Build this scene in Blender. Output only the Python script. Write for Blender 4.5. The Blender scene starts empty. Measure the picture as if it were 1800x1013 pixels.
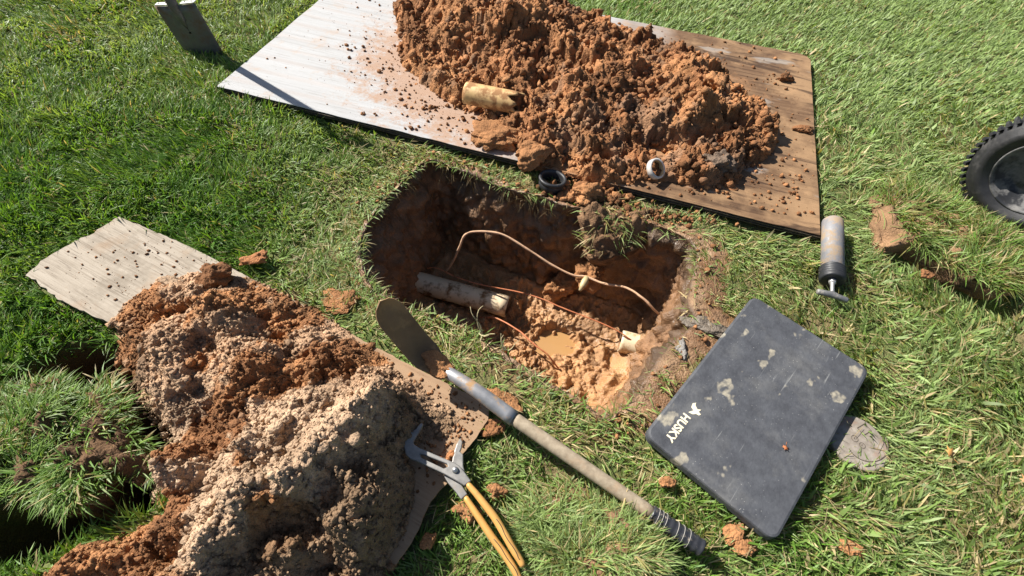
import bpy, bmesh, math, random
import numpy as np
from mathutils import Vector, Matrix
from mathutils.geometry import tessellate_polygon

random.seed(7)
RNG = np.random.default_rng(11)
SC = bpy.context.scene
COL = SC.collection

# ------------------------------------------------------------------ camera
PITCH, ROLL, CAM_H = 0.962, 0.065, 1.283
cam_data = bpy.data.cameras.new('camera')
cam_data.sensor_width = 36.0
cam_data.lens = 17.1
cam_data.clip_start = 0.02
cam_data.clip_end = 600.0
camera = bpy.data.objects.new('camera', cam_data)
COL.objects.link(camera)
_c, _s, _cr, _sr = math.cos(PITCH), math.sin(PITCH), math.cos(ROLL), math.sin(ROLL)
_f = Vector((0, _c, -_s)); _u0 = Vector((0, _s, _c)); _r0 = Vector((1, 0, 0))
_r = _r0 * _cr + _u0 * _sr
_u = _u0 * _cr - _r0 * _sr
M = Matrix((_r, _u, -_f)).transposed().to_4x4()
M.translation = Vector((0, 0, CAM_H))
camera.matrix_world = M
SC.camera = camera

# ------------------------------------------------------------------ sky, sun, exposure
SUN_EL = math.radians(41.0)
SUN_AZ = math.atan2(0.506, -0.863)            # plan direction towards the sun, from +X
world = bpy.data.worlds.new('World'); SC.world = world; world.use_nodes = True
wn = world.node_tree.nodes; wl = world.node_tree.links
wn.clear()
w_out = wn.new('ShaderNodeOutputWorld'); w_bg = wn.new('ShaderNodeBackground'); w_sky = wn.new('ShaderNodeTexSky')
w_sky.sky_type = 'NISHITA'; w_sky.sun_disc = False
w_sky.sun_elevation = SUN_EL
w_sky.sun_rotation = math.pi / 2 - SUN_AZ      # sky node measures clockwise from +Y
w_bg.inputs['Strength'].default_value = 0.05
wl.new(w_sky.outputs[0], w_bg.inputs[0]); wl.new(w_bg.outputs[0], w_out.inputs[0])
sun_data = bpy.data.lights.new('sun', 'SUN'); sun_data.energy = 5.0; sun_data.angle = math.radians(0.5)
sun_data.color = (1.0, 0.955, 0.88)
sun = bpy.data.objects.new('sun', sun_data); COL.objects.link(sun)
_sd = Vector((math.cos(SUN_AZ) * math.cos(SUN_EL), math.sin(SUN_AZ) * math.cos(SUN_EL), math.sin(SUN_EL)))
sun.rotation_euler = _sd.to_track_quat('Z', 'Y').to_euler(); sun.location = _sd * 10
SC.view_settings.view_transform = 'Standard'; SC.view_settings.look = 'None'
SC.view_settings.gamma = 1.0; SC.view_settings.use_curve_mapping = False
SC.view_settings.exposure = 0.98
SC.render.engine = 'CYCLES'
SC.cycles.use_denoising = True
SC.cycles.adaptive_threshold = 0.02
SC.cycles.max_bounces = 4; SC.cycles.diffuse_bounces = 2; SC.cycles.transparent_max_bounces = 4; SC.cycles.glossy_bounces = 2; SC.cycles.transmission_bounces = 3

# ------------------------------------------------------------------ noise in numpy
def _hash(ix, iy, iz, seed):
    h = (ix.astype(np.int64) * 374761393 + iy.astype(np.int64) * 668265263 + iz.astype(np.int64) * 2147483647 + seed * 144665) & 0xFFFFFFFF
    h = ((h ^ (h >> 13)) * 1274126177) & 0xFFFFFFFF
    h = ((h ^ (h >> 16)) * 2246822519) & 0xFFFFFFFF
    return ((h ^ (h >> 15)) & 0xFFFFFF).astype(np.float64) / 0xFFFFFF

def vnoise(x, y, z=None, seed=0):
    """smooth value noise, -1..1"""
    if z is None: z = np.zeros_like(x)
    xi, yi, zi = np.floor(x), np.floor(y), np.floor(z)
    fx, fy, fz = x - xi, y - yi, z - zi
    fx = fx * fx * fx * (fx * (fx * 6 - 15) + 10); fy = fy * fy * fy * (fy * (fy * 6 - 15) + 10); fz = fz * fz * fz * (fz * (fz * 6 - 15) + 10)
    r = 0
    for dx in (0, 1):
        for dy in (0, 1):
            for dz in (0, 1):
                w = (fx if dx else 1 - fx) * (fy if dy else 1 - fy) * (fz if dz else 1 - fz)
                r = r + w * _hash(xi + dx, yi + dy, zi + dz, seed)
    return r * 2 - 1

def fbm(x, y, z=None, seed=0, octaves=4, gain=0.5):
    a, t, r = 1.0, 0.0, 0.0
    f = 1.0
    for o in range(octaves):
        r = r + a * vnoise(x * f + o * 17.3, y * f - o * 9.1, None if z is None else z * f + o * 3.7, seed + o)
        t += a; a *= gain; f *= 2.03
    return r / t

def domes(x, y, cell, seed, rmin=0.35, rmax=0.75, soft=False):
    """heap of half spheres: height in metres and a random number of the winning one"""
    gx, gy = x / cell, y / cell
    ix, iy = np.floor(gx), np.floor(gy)
    best = np.zeros_like(gx); ident = np.zeros_like(gx)
    z0 = np.zeros_like(gx)
    for dx in (-1, 0, 1):
        for dy in (-1, 0, 1):
            cx, cy = ix + dx, iy + dy
            jx, jy = _hash(cx, cy, z0, seed), _hash(cx, cy, z0, seed + 1)
            r = rmin + (rmax - rmin) * _hash(cx, cy, z0, seed + 2)
            el = 0.6 + 0.8 * _hash(cx, cy, z0, seed + 3)
            d2 = (gx - cx - jx) ** 2 * el + (gy - cy - jy) ** 2 / el
            h = np.sqrt(np.maximum(r * r - d2, 0))
            m = h > best
            best = np.where(m, h, best); ident = np.where(m, _hash(cx, cy, z0, seed + 5), ident)
    return best * cell, ident

def blocks(x, y, cell, seed, slope=0.5):
    """broken ground: every Voronoi cell a tilted facet of its own height, metres"""
    gx, gy = x / cell, y / cell
    ix, iy = np.floor(gx), np.floor(gy); z0 = np.zeros_like(gx)
    best = np.full(gx.shape, 9.0); h = np.zeros_like(gx); ident = np.zeros_like(gx)
    for dx in (-1, 0, 1):
        for dy in (-1, 0, 1):
            cx, cy = ix + dx, iy + dy
            ox, oy = gx - cx - _hash(cx, cy, z0, seed), gy - cy - _hash(cx, cy, z0, seed + 1)
            d2 = ox * ox + oy * oy
            m = d2 < best
            hh = _hash(cx, cy, z0, seed + 2) * 0.6 + slope * (2 * _hash(cx, cy, z0, seed + 3) - 1) * ox + slope * (2 * _hash(cx, cy, z0, seed + 4) - 1) * oy - 0.5 * d2
            h = np.where(m, hh, h); ident = np.where(m, _hash(cx, cy, z0, seed + 5), ident); best = np.minimum(best, d2)
    return h * cell, ident

def worley3(p, cell, seed):
    gx = p / cell
    ip = np.floor(gx)
    f1 = np.full(len(p), 9.0)
    for dx in (-1, 0, 1):
        for dy in (-1, 0, 1):
            for dz in (-1, 0, 1):
                c = ip + np.array([dx, dy, dz])
                j = np.stack([_hash(c[:, 0], c[:, 1], c[:, 2], seed + k) for k in range(3)], -1)
                f1 = np.minimum(f1, ((gx - c - j) ** 2).sum(1))
    return np.sqrt(f1)

def polydist(x, y, poly):
    """signed distance to a polygon, positive inside"""
    P = np.asarray(poly, float); Q = np.roll(P, -1, 0)
    best = np.full(x.shape, 1e9); inside = np.zeros(x.shape, bool)
    for (ax, ay), (bx, by) in zip(P, Q):
        ex, ey = bx - ax, by - ay
        t = np.clip(((x - ax) * ex + (y - ay) * ey) / (ex * ex + ey * ey + 1e-12), 0, 1)
        best = np.minimum(best, (x - ax - t * ex) ** 2 + (y - ay - t * ey) ** 2)
        if ey != 0:
            cross = ((ay > y) != (by > y)) & (x < ex * (y - ay) / ey + ax)
            inside ^= cross
    d = np.sqrt(best)
    return np.where(inside, d, -d)

def linedist(x, y, line):
    best = np.full(x.shape, 1e9)
    for (ax, ay), (bx, by) in zip(line[:-1], line[1:]):
        ex, ey = bx - ax, by - ay
        t = np.clip(((x - ax) * ex + (y - ay) * ey) / (ex * ex + ey * ey + 1e-12), 0, 1)
        best = np.minimum(best, (x - ax - t * ex) ** 2 + (y - ay - t * ey) ** 2)
    return np.sqrt(best)

def sstep(a, b, x):
    t = np.clip((x - a) / (b - a), 0, 1)
    return t * t * (3 - 2 * t)

def resample(poly, n, smooth=0):
    """closed loop, Catmull-Rom, n points evenly spaced"""
    P = np.asarray(poly, float); m = len(P); out = []
    for i in range(m):
        p0, p1, p2, p3 = P[i - 1], P[i], P[(i + 1) % m], P[(i + 2) % m]
        for t in np.linspace(0, 1, 24, endpoint=False):
            out.append(0.5 * ((2 * p1) + (-p0 + p2) * t + (2 * p0 - 5 * p1 + 4 * p2 - p3) * t * t + (-p0 + 3 * p1 - 3 * p2 + p3) * t ** 3))
    return np.array(out)

def spline(pts, n):
    """open Catmull-Rom through 3-D points, n samples"""
    P = np.asarray(pts, float); P = np.vstack([2 * P[0] - P[1], P, 2 * P[-1] - P[-2]])
    m = len(P) - 3; out = []
    for k in range(n):
        u = k / (n - 1) * m; i = min(int(u), m - 1); t = u - i
        p0, p1, p2, p3 = P[i], P[i + 1], P[i + 2], P[i + 3]
        out.append(0.5 * ((2 * p1) + (-p0 + p2) * t + (2 * p0 - 5 * p1 + 4 * p2 - p3) * t * t + (-p0 + 3 * p1 - 3 * p2 + p3) * t ** 3))
    return np.array(out)

# ------------------------------------------------------------------ object helpers
def link(o, parent=None):
    COL.objects.link(o)
    if parent is not None: o.parent = parent
    return o

def tag(o, label=None, cat=None, group=None, kind=None):
    if label: o['label'] = label
    if cat: o['category'] = cat
    if group: o['group'] = group
    if kind: o['kind'] = kind
    return o

def empty(name, loc=(0, 0, 0), rot=(0, 0, 0)):
    o = bpy.data.objects.new(name, None); o.empty_display_size = 0.05
    o.location = loc; o.rotation_euler = rot
    return link(o)

def mesh_np(name, verts, faces, mat, parent=None, col=None, smooth=True):
    """verts Nx3, faces Kx3 or Kx4 (or a list of arrays of both)"""
    me = bpy.data.meshes.new(name)
    groups = faces if isinstance(faces, list) else [faces]
    groups = [np.asarray(f, np.int32) for f in groups if len(f)]
    nv = len(verts); nl = sum(f.size for f in groups); nf = sum(len(f) for f in groups)
    me.vertices.add(nv); me.vertices.foreach_set('co', np.asarray(verts, np.float32).ravel())
    me.loops.add(nl); me.polygons.add(nf)
    me.loops.foreach_set('vertex_index', np.concatenate([f.ravel() for f in groups]))
    starts, tot, s = [], [], 0
    for f in groups:
        k = f.shape[1]; starts.append(s + np.arange(len(f)) * k); tot.append(np.full(len(f), k)); s += f.size
    me.polygons.foreach_set('loop_start', np.concatenate(starts).astype(np.int32))
    me.polygons.foreach_set('loop_total', np.concatenate(tot).astype(np.int32))
    me.polygons.foreach_set('use_smooth', np.full(nf, smooth))
    if col is not None:
        a = me.attributes.new('tint', 'FLOAT_COLOR', 'POINT')
        c = np.ones((nv, 4), np.float32); c[:, :3] = col
        a.data.foreach_set('color', c.ravel())
    me.update(); me.validate()
    me.materials.append(mat)
    return link(bpy.data.objects.new(name, me), parent)

def mesh_bm(name, bm, mat, parent=None, smooth=False, bevel=0, seg=2):
    me = bpy.data.meshes.new(name); bm.normal_update(); bm.to_mesh(me); bm.free()
    me.materials.append(mat)
    for p in me.polygons: p.use_smooth = smooth
    o = link(bpy.data.objects.new(name, me), parent)
    if bevel:
        b = o.modifiers.new('bevel', 'BEVEL'); b.width = bevel; b.segments = seg; b.limit_method = 'ANGLE'; b.angle_limit = math.radians(35)
    return o

def grid_faces(nr, nc, wrap=False):
    r = np.arange(nr - 1)[:, None]; c = np.arange(nc if wrap else nc - 1)[None, :]
    c2 = (c + 1) % nc
    return np.stack([r * nc + c, r * nc + c2, (r + 1) * nc + c2, (r + 1) * nc + c], -1).reshape(-1, 4)

def tube_arrays(path, rad, n=12, flat=None, cap=True):
    """swept tube; rad scalar or per point (width); flat = height radius per point"""
    P = np.asarray(path, float); m = len(P)
    R = np.broadcast_to(np.asarray(rad, float), (m,)); Hh = R if flat is None else np.broadcast_to(np.asarray(flat, float), (m,))
    T = np.gradient(P, axis=0); T /= np.linalg.norm(T, axis=1)[:, None] + 1e-12
    up = np.array([0, 0, 1.0]); S = np.cross(T, up); l = np.linalg.norm(S, axis=1)[:, None]
    S = np.where(l > 1e-3, S / (l + 1e-12), np.array([1.0, 0, 0])); U = np.cross(S, T)
    a = np.linspace(0, 2 * math.pi, n, endpoint=False)
    V = P[:, None] + S[:, None] * (np.cos(a)[None, :, None] * R[:, None, None]) + U[:, None] * (np.sin(a)[None, :, None] * Hh[:, None, None])
    V = V.reshape(-1, 3); F = [grid_faces(m, n, True)]
    if cap:
        b = len(V); V = np.vstack([V, P[:1], P[-1:]])
        i = np.arange(n); j = (i + 1) % n
        F.append(np.stack([j, i, np.full(n, b)], -1)); F.append(np.stack([(m - 1) * n + i, (m - 1) * n + j, np.full(n, b + 1)], -1))
    return V, F

def tube(name, path, rad, mat, parent=None, n=12, flat=None, cap=True, col=None):
    V, F = tube_arrays(path, rad, n, flat, cap)
    quads = F[0]; tris = np.vstack(F[1:]) if len(F) > 1 else np.zeros((0, 3), int)
    return mesh_np(name, V, [quads, tris], mat, parent, col)

def lathe(name, prof, mat, parent=None, n=32, axis='z'):
    """closed profile of (radius, z) turned about z"""
    a = np.linspace(0, 2 * math.pi, n, endpoint=False); P = np.asarray(prof, float)
    V = np.stack([P[:, 0][:, None] * np.cos(a), P[:, 0][:, None] * np.sin(a), np.repeat(P[:, 1][:, None], n, 1)], -1).reshape(-1, 3)
    return mesh_np(name, V, grid_faces(len(P), n, True)[:, ::-1], mat, parent)

def extrude_poly(name, outer, z0, z1, mat, parent=None, holes=(), bevel=0.0):
    loops = [list(outer)] + [list(h) for h in holes]
    tri = tessellate_polygon([[Vector((p[0], p[1], 0)) for p in l] for l in loops])
    flat = [p for l in loops for p in l]; bm = bmesh.new()
    lo = [bm.verts.new((p[0], p[1], z0 if not callable(z0) else z0(*p))) for p in flat]
    hi = [bm.verts.new((p[0], p[1], z1 if not callable(z1) else z1(*p))) for p in flat]
    for t in tri:
        try:
            bm.faces.new([hi[i] for i in t]); bm.faces.new([lo[i] for i in reversed(t)])
        except ValueError: pass
    k = 0
    for l in loops:
        m = len(l)
        for i in range(m):
            a, b = k + i, k + (i + 1) % m
            bm.faces.new((lo[a], lo[b], hi[b], hi[a]))
        k += m
    bmesh.ops.recalc_face_normals(bm, faces=bm.faces)
    bmesh.ops.dissolve_limit(bm, angle_limit=0.01, verts=bm.verts, edges=bm.edges)
    return mesh_bm(name, bm, mat, parent, False, bevel)

# ------------------------------------------------------------------ materials
class NT:
    def __init__(s, name):
        s.m = bpy.data.materials.new(name); s.m.use_nodes = True; s.t = s.m.node_tree; s.n = s.t.nodes
        s.b = s.n['Principled BSDF']; s.out = s.n['Material Output']
        s.coord = s.n.new('ShaderNodeTexCoord').outputs['Object']
    def link(s, a, b): s.t.links.new(a, b)
    def noise(s, scale, detail=4, rough=0.55, vec=None, dist=0.0):
        n = s.n.new('ShaderNodeTexNoise'); n.inputs['Scale'].default_value = scale; n.inputs['Detail'].default_value = detail
        n.inputs['Roughness'].default_value = rough; n.inputs['Distortion'].default_value = dist
        s.link(vec if vec is not None else s.coord, n.inputs['Vector']); return n.outputs['Fac']
    def vor(s, scale, vec=None, feature='F1', out='Distance'):
        n = s.n.new('ShaderNodeTexVoronoi'); n.feature = feature; n.inputs['Scale'].default_value = scale
        s.link(vec if vec is not None else s.coord, n.inputs['Vector']); return n.outputs[out]
    def mapping(s, scale=(1, 1, 1), rot=(0, 0, 0), vec=None):
        n = s.n.new('ShaderNodeMapping'); n.inputs['Scale'].default_value = scale; n.inputs['Rotation'].default_value = rot
        s.link(vec if vec is not None else s.coord, n.inputs['Vector']); return n.outputs[0]
    def ramp(s, fac, stops):
        n = s.n.new('ShaderNodeValToRGB'); e = n.color_ramp.elements
        while len(e) < len(stops): e.new(0.5)
        for i, (p, c) in enumerate(stops):
            e[i].position = p; e[i].color = (c, c, c, 1) if not hasattr(c, '__len__') else (*c, 1)
        s.link(fac, n.inputs[0]); return n.outputs[0]
    def mix(s, fac, a, b, mode='MIX'):
        n = s.n.new('ShaderNodeMix'); n.data_type = 'RGBA'; n.blend_type = mode
        for v, k in ((fac, 0), (a, 6), (b, 7)):
            if hasattr(v, 'is_output'): s.link(v, n.inputs[k])
            else: n.inputs[k].default_value = v if k == 0 else (*v, 1)
        return n.outputs[2]
    def math(s, op, a, b=0.0):
        n = s.n.new('ShaderNodeMath'); n.operation = op
        for i, v in enumerate((a, b)):
            if hasattr(v, 'is_output'): s.link(v, n.inputs[i])
            else: n.inputs[i].default_value = v
        return n.outputs[0]
    def attr(s, name='tint'):
        n = s.n.new('ShaderNodeAttribute'); n.attribute_name = name; return n.outputs['Color']
    def sep(s, vec):
        n = s.n.new('ShaderNodeSeparateXYZ'); s.link(vec, n.inputs[0]); return n.outputs
    def bump(s, h, strength=0.5, dist=0.01):
        n = s.n.new('ShaderNodeBump'); n.inputs['Strength'].default_value = strength; n.inputs['Distance'].default_value = dist
        s.link(h, n.inputs['Height']); s.link(n.outputs[0], s.b.inputs['Normal'])
    def set(s, color=None, rough=None, metal=None, spec=None):
        for v, k in ((color, 'Base Color'), (rough, 'Roughness'), (metal, 'Metallic'), (spec, 'Specular IOR Level')):
            if v is None: continue
            if hasattr(v, 'is_output'): s.link(v, s.b.inputs[k])
            else: s.b.inputs[k].default_value = (*v, 1) if k == 'Base Color' else v
        return s

def mat_soil(name, wet=0.0, grain=260.0, strength=0.7):
    t = NT(name); c = t.attr()
    big = t.ramp(t.noise(9, 4), [(0.3, 0.72), (0.7, 1.2)])
    fine = t.ramp(t.noise(grain, 3, 0.7), [(0.25, 0.6), (0.75, 1.35)])
    c = t.mix(1.0, c, big, 'MULTIPLY'); c = t.mix(1.0, c, fine, 'MULTIPLY')
    t.set(c, 0.96 if not wet else t.ramp(t.noise(14, 4), [(0.35, 0.30), (0.65, 0.85)]), spec=0.25 if not wet else 0.5)
    h = t.math('ADD', t.math('MULTIPLY', t.noise(70, 5, 0.6), 1.0), t.math('MULTIPLY', t.noise(grain, 3, 0.6), 0.45))
    h = t.math('ADD', h, t.math('MULTIPLY', t.vor(150), -0.5))
    t.bump(h, strength, 0.007)
    return t.m
SOIL = mat_soil('soil')
SAND = mat_soil('sandy_soil', grain=300.0, strength=0.9)
MUD = mat_soil('wet_mud', wet=1, strength=0.6)

def mat_grass():
    t = NT('grass_blade'); c = t.attr()
    t.set(c, 0.48, spec=0.32)
    tr = t.n.new('ShaderNodeBsdfTranslucent'); t.link(t.mix(1.0, c, (1.5, 1.35, 0.6), 'MULTIPLY'), tr.inputs[0])
    mx = t.n.new('ShaderNodeMixShader'); mx.inputs[0].default_value = 0.36
    t.link(t.b.outputs[0], mx.inputs[1]); t.link(tr.outputs[0], mx.inputs[2]); t.link(mx.outputs[0], t.out.inputs[0])
    return t.m
GRASS = mat_grass()

def simple(name, color, rough=0.5, metal=0.0, vary=0.25, scale=30, dirt=None, dirt_scale=14, dirt_at=0.58, bump=0.0, bscale=200, spec=None):
    t = NT(name)
    v = t.ramp(t.noise(scale, 5, 0.6), [(0.25, 1 - vary), (0.75, 1 + vary)])
    c = t.mix(1.0, color, v, 'MULTIPLY')
    r = t.ramp(t.noise(scale * 2.3, 4), [(0.3, max(0.05, rough - 0.1)), (0.7, min(1, rough + 0.1))])
    if dirt is not None:
        f = t.ramp(t.noise(dirt_scale, 6, 0.68), [(dirt_at - 0.05, 0.0), (dirt_at + 0.07, 1.0)])
        c = t.mix(f, c, dirt); r = t.mix(f, r, (0.92, 0.92, 0.92))
        if metal: t.link(t.math('MULTIPLY', t.math('SUBTRACT', 1.0, f), metal), t.b.inputs['Metallic'])
    elif metal: t.b.inputs['Metallic'].default_value = metal
    t.set(c, r, spec=spec)
    if bump: t.bump(t.noise(bscale, 4, 0.6), bump, 0.003)
    return t.m

# ------------------------------------------------------------------ layout, metres
PIT = [(-0.351,1.458), (-0.422,1.362), (-0.484,1.217), (-0.510,1.085), (-0.495,0.950), (-0.430,0.848), (-0.321,0.791), (-0.194,0.765), (-0.074,0.695), (0.022,0.638), (0.114,0.577), (0.210,0.515), (0.279,0.478), (0.351,0.537), (0.411,0.628), (0.499,0.727), (0.563,0.802), (0.558,0.886), (0.612,1.029), (0.616,1.124), (0.493,1.198), (0.352,1.227), (0.209,1.262), (0.073,1.302), (-0.067,1.349), (-0.214,1.419)]
PLY_O = (-1.296, 1.803); PLY_T = -0.261; PLY_L = 2.438; PLY_W = 1.225
def ply(u, v):
    return (PLY_O[0] + u * math.cos(PLY_T) - v * math.sin(PLY_T), PLY_O[1] + u * math.sin(PLY_T) + v * math.cos(PLY_T))
PLY = [ply(0, 0), ply(PLY_L, 0), ply(PLY_L, PLY_W), ply(0, PLY_W)]
BOARD = [(-1.330,1.056), (-1.210,1.013), (-1.053,0.954), (-0.854,0.864), (-0.647,0.770), (-0.414,0.651), (-0.203,0.556), (-0.037,0.485), (-0.040,0.444), (-0.066,0.397), (-0.098,0.349), (-0.122,0.286), (-0.161,0.238), (-0.180,0.176), (-0.198,0.134), (-0.224,0.093), (-0.290,0.106), (-0.417,0.198), (-0.620,0.316), (-0.906,0.510), (-1.114,0.645), (-1.276,0.701), (-1.369,0.744), (-1.478,0.805), (-1.473,0.858), (-1.424,0.927), (-1.373,0.984)]
PAD_C = [(0.364, 0.427), (0.653, 0.209), (1.045, 0.649), (0.759, 0.897)]
MUDPATCH = [(0.354,0.537), (0.411,0.628), (0.499,0.727), (0.563,0.802), (0.558,0.886), (0.606,0.957), (0.637,0.871), (0.741,0.847), (0.693,0.791), (0.606,0.697), (0.541,0.664), (0.507,0.718), (0.446,0.639), (0.397,0.565)]
TRENCH = [(-1.339,0.421), (-1.286,0.482), (-1.209,0.539), (-1.108,0.529), (-0.983,0.422), (-0.884,0.309), (-0.868,0.248), (-0.926,0.211), (-1.008,0.162), (-1.064,0.123), (-1.144,0.124)]
PILE2 = [(-1.091,0.826), (-1.145,0.727), (-1.149,0.640), (-1.091,0.545), (-0.982,0.453), (-0.861,0.355), (-0.876,0.298), (-0.839,0.221), (-0.795,0.186), (-0.816,0.149), (-0.911,0.109), (-0.988,0.049), (-1.043,-0.016), (-0.841,-0.117), (-0.401,-0.095), (-0.211,0.030), (-0.226,0.109), (-0.204,0.173), (-0.191,0.235), (-0.196,0.280), (-0.224,0.333), (-0.211,0.369), (-0.135,0.396), (-0.097,0.443), (-0.133,0.496), (-0.211,0.507), (-0.290,0.559), (-0.395,0.646), (-0.515,0.732), (-0.720,0.841), (-0.936,0.854)]
PILE1 = [(-0.68, 2.595), (-0.626, 2.167), (-0.465, 1.911), (-0.21, 1.70), (-0.035, 1.54), (0.03, 1.45), (0.185, 1.40), (0.395, 1.36), (0.609, 1.369), (0.804, 1.393), (0.869, 1.493), (1.004, 1.572), (1.06, 1.736), (1.0, 1.90), (0.93, 2.08), (0.78, 2.28), (0.5, 2.46), (0.2, 2.66), (-0.2, 2.74), (-0.5, 2.72)]
TUFT = [(0.081,0.267), (0.185,0.306), (0.255,0.283), (0.304,0.236), (0.343,0.189), (0.364,0.138), (0.307,0.080), (0.143,0.071), (0.058,0.155)]
SODR = [(1.357,1.413), (1.275,1.266), (1.278,1.146), (1.386,1.142), (1.495,1.033), (1.621,0.980), (1.758,1.110), (1.699,1.289), (1.590,1.374), (1.482,1.424)]
SODL = [(-1.337,0.405), (-1.266,0.454), (-1.177,0.466), (-1.080,0.438), (-1.084,0.486), (-0.976,0.422), (-0.947,0.365), (-0.881,0.326), (-0.837,0.275), (-0.870,0.240), (-0.931,0.243), (-0.937,0.180), (-1.011,0.164), (-1.086,0.201), (-1.206,0.194)]
SODGAP = [(1.322,1.106), (1.423,1.090), (1.495,0.993), (1.607,0.935)]
LID_C = (0.945, 0.452)
CYL_A, CYL_B = (1.118, 1.238), (1.033, 0.974)

def ground_z(x, y):
    z = 0.010 * fbm(x * 1.7, y * 1.7, seed=3, octaves=3) + 0.006 * vnoise(x * 9, y * 9, seed=5)
    d = linedist(x, y, TRENCH)
    z = z - 0.20 * (1 - sstep(0.02, 0.085, d))
    z = z - 0.40 * np.exp(-(((x + 1.17) / 0.13) ** 2 + ((y - 0.125) / 0.075) ** 2) ** 2)
    z = z - 0.07 * (1 - sstep(0.015, 0.06, linedist(x, y, SODGAP)))
    b = np.exp(-((np.hypot(x, y)) / 8.0) ** 4)
    return z * b

# ------------------------------------------------------------------ ground sheet with the dug hole left open
def build_ground():
    def axis(a, b, step, far):
        mid = np.arange(a, b + 1e-6, step); out = []; d = step
        v = 0
        while v < far: d *= 1.35; v += d; out.append(v)
        out = np.array(out)
        return np.concatenate([(a - out)[::-1], mid, b + out])
    xs, ys = axis(-3.4, 3.6, 0.022, 160), axis(-0.7, 3.8, 0.022, 160)
    X, Y = np.meshgrid(xs, ys)
    x, y = X.ravel(), Y.ravel(); z = ground_z(x, y)
    near = (np.abs(x) < 4) & (y > -1) & (y < 4)
    hole = polydist(x, y, PIT) > -0.012
    F = grid_faces(len(ys), len(xs)); F = F[~hole[F].any(1)]
    # thatch and soil tones
    n = fbm(x * 6, y * 6, seed=21); n2 = vnoise(x * 30, y * 30, seed=22)
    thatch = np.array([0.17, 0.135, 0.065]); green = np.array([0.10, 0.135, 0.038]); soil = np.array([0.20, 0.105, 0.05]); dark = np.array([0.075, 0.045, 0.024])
    c = thatch + (green - thatch) * sstep(-0.5, 0.4, n + 0.25 * n2)[:, None]
    far = sstep(3.5, 7, np.hypot(x, y))[:, None]
    c = c * (1 - far) + np.array([0.09, 0.135, 0.04]) * far
    bare = np.maximum(sstep(-0.03, 0.03, polydist(x, y, MUDPATCH) + 0.03 * n), sstep(-0.11, -0.02, polydist(x, y, PIT) + 0.05 * n))
    c = c + (soil - c) * bare[:, None]
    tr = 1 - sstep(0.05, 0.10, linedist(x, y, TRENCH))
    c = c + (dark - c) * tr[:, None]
    o = mesh_np('ground', np.stack([x, y, z], -1), F, SOIL, col=c)
    return tag(o, kind='structure')
build_ground()

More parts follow.
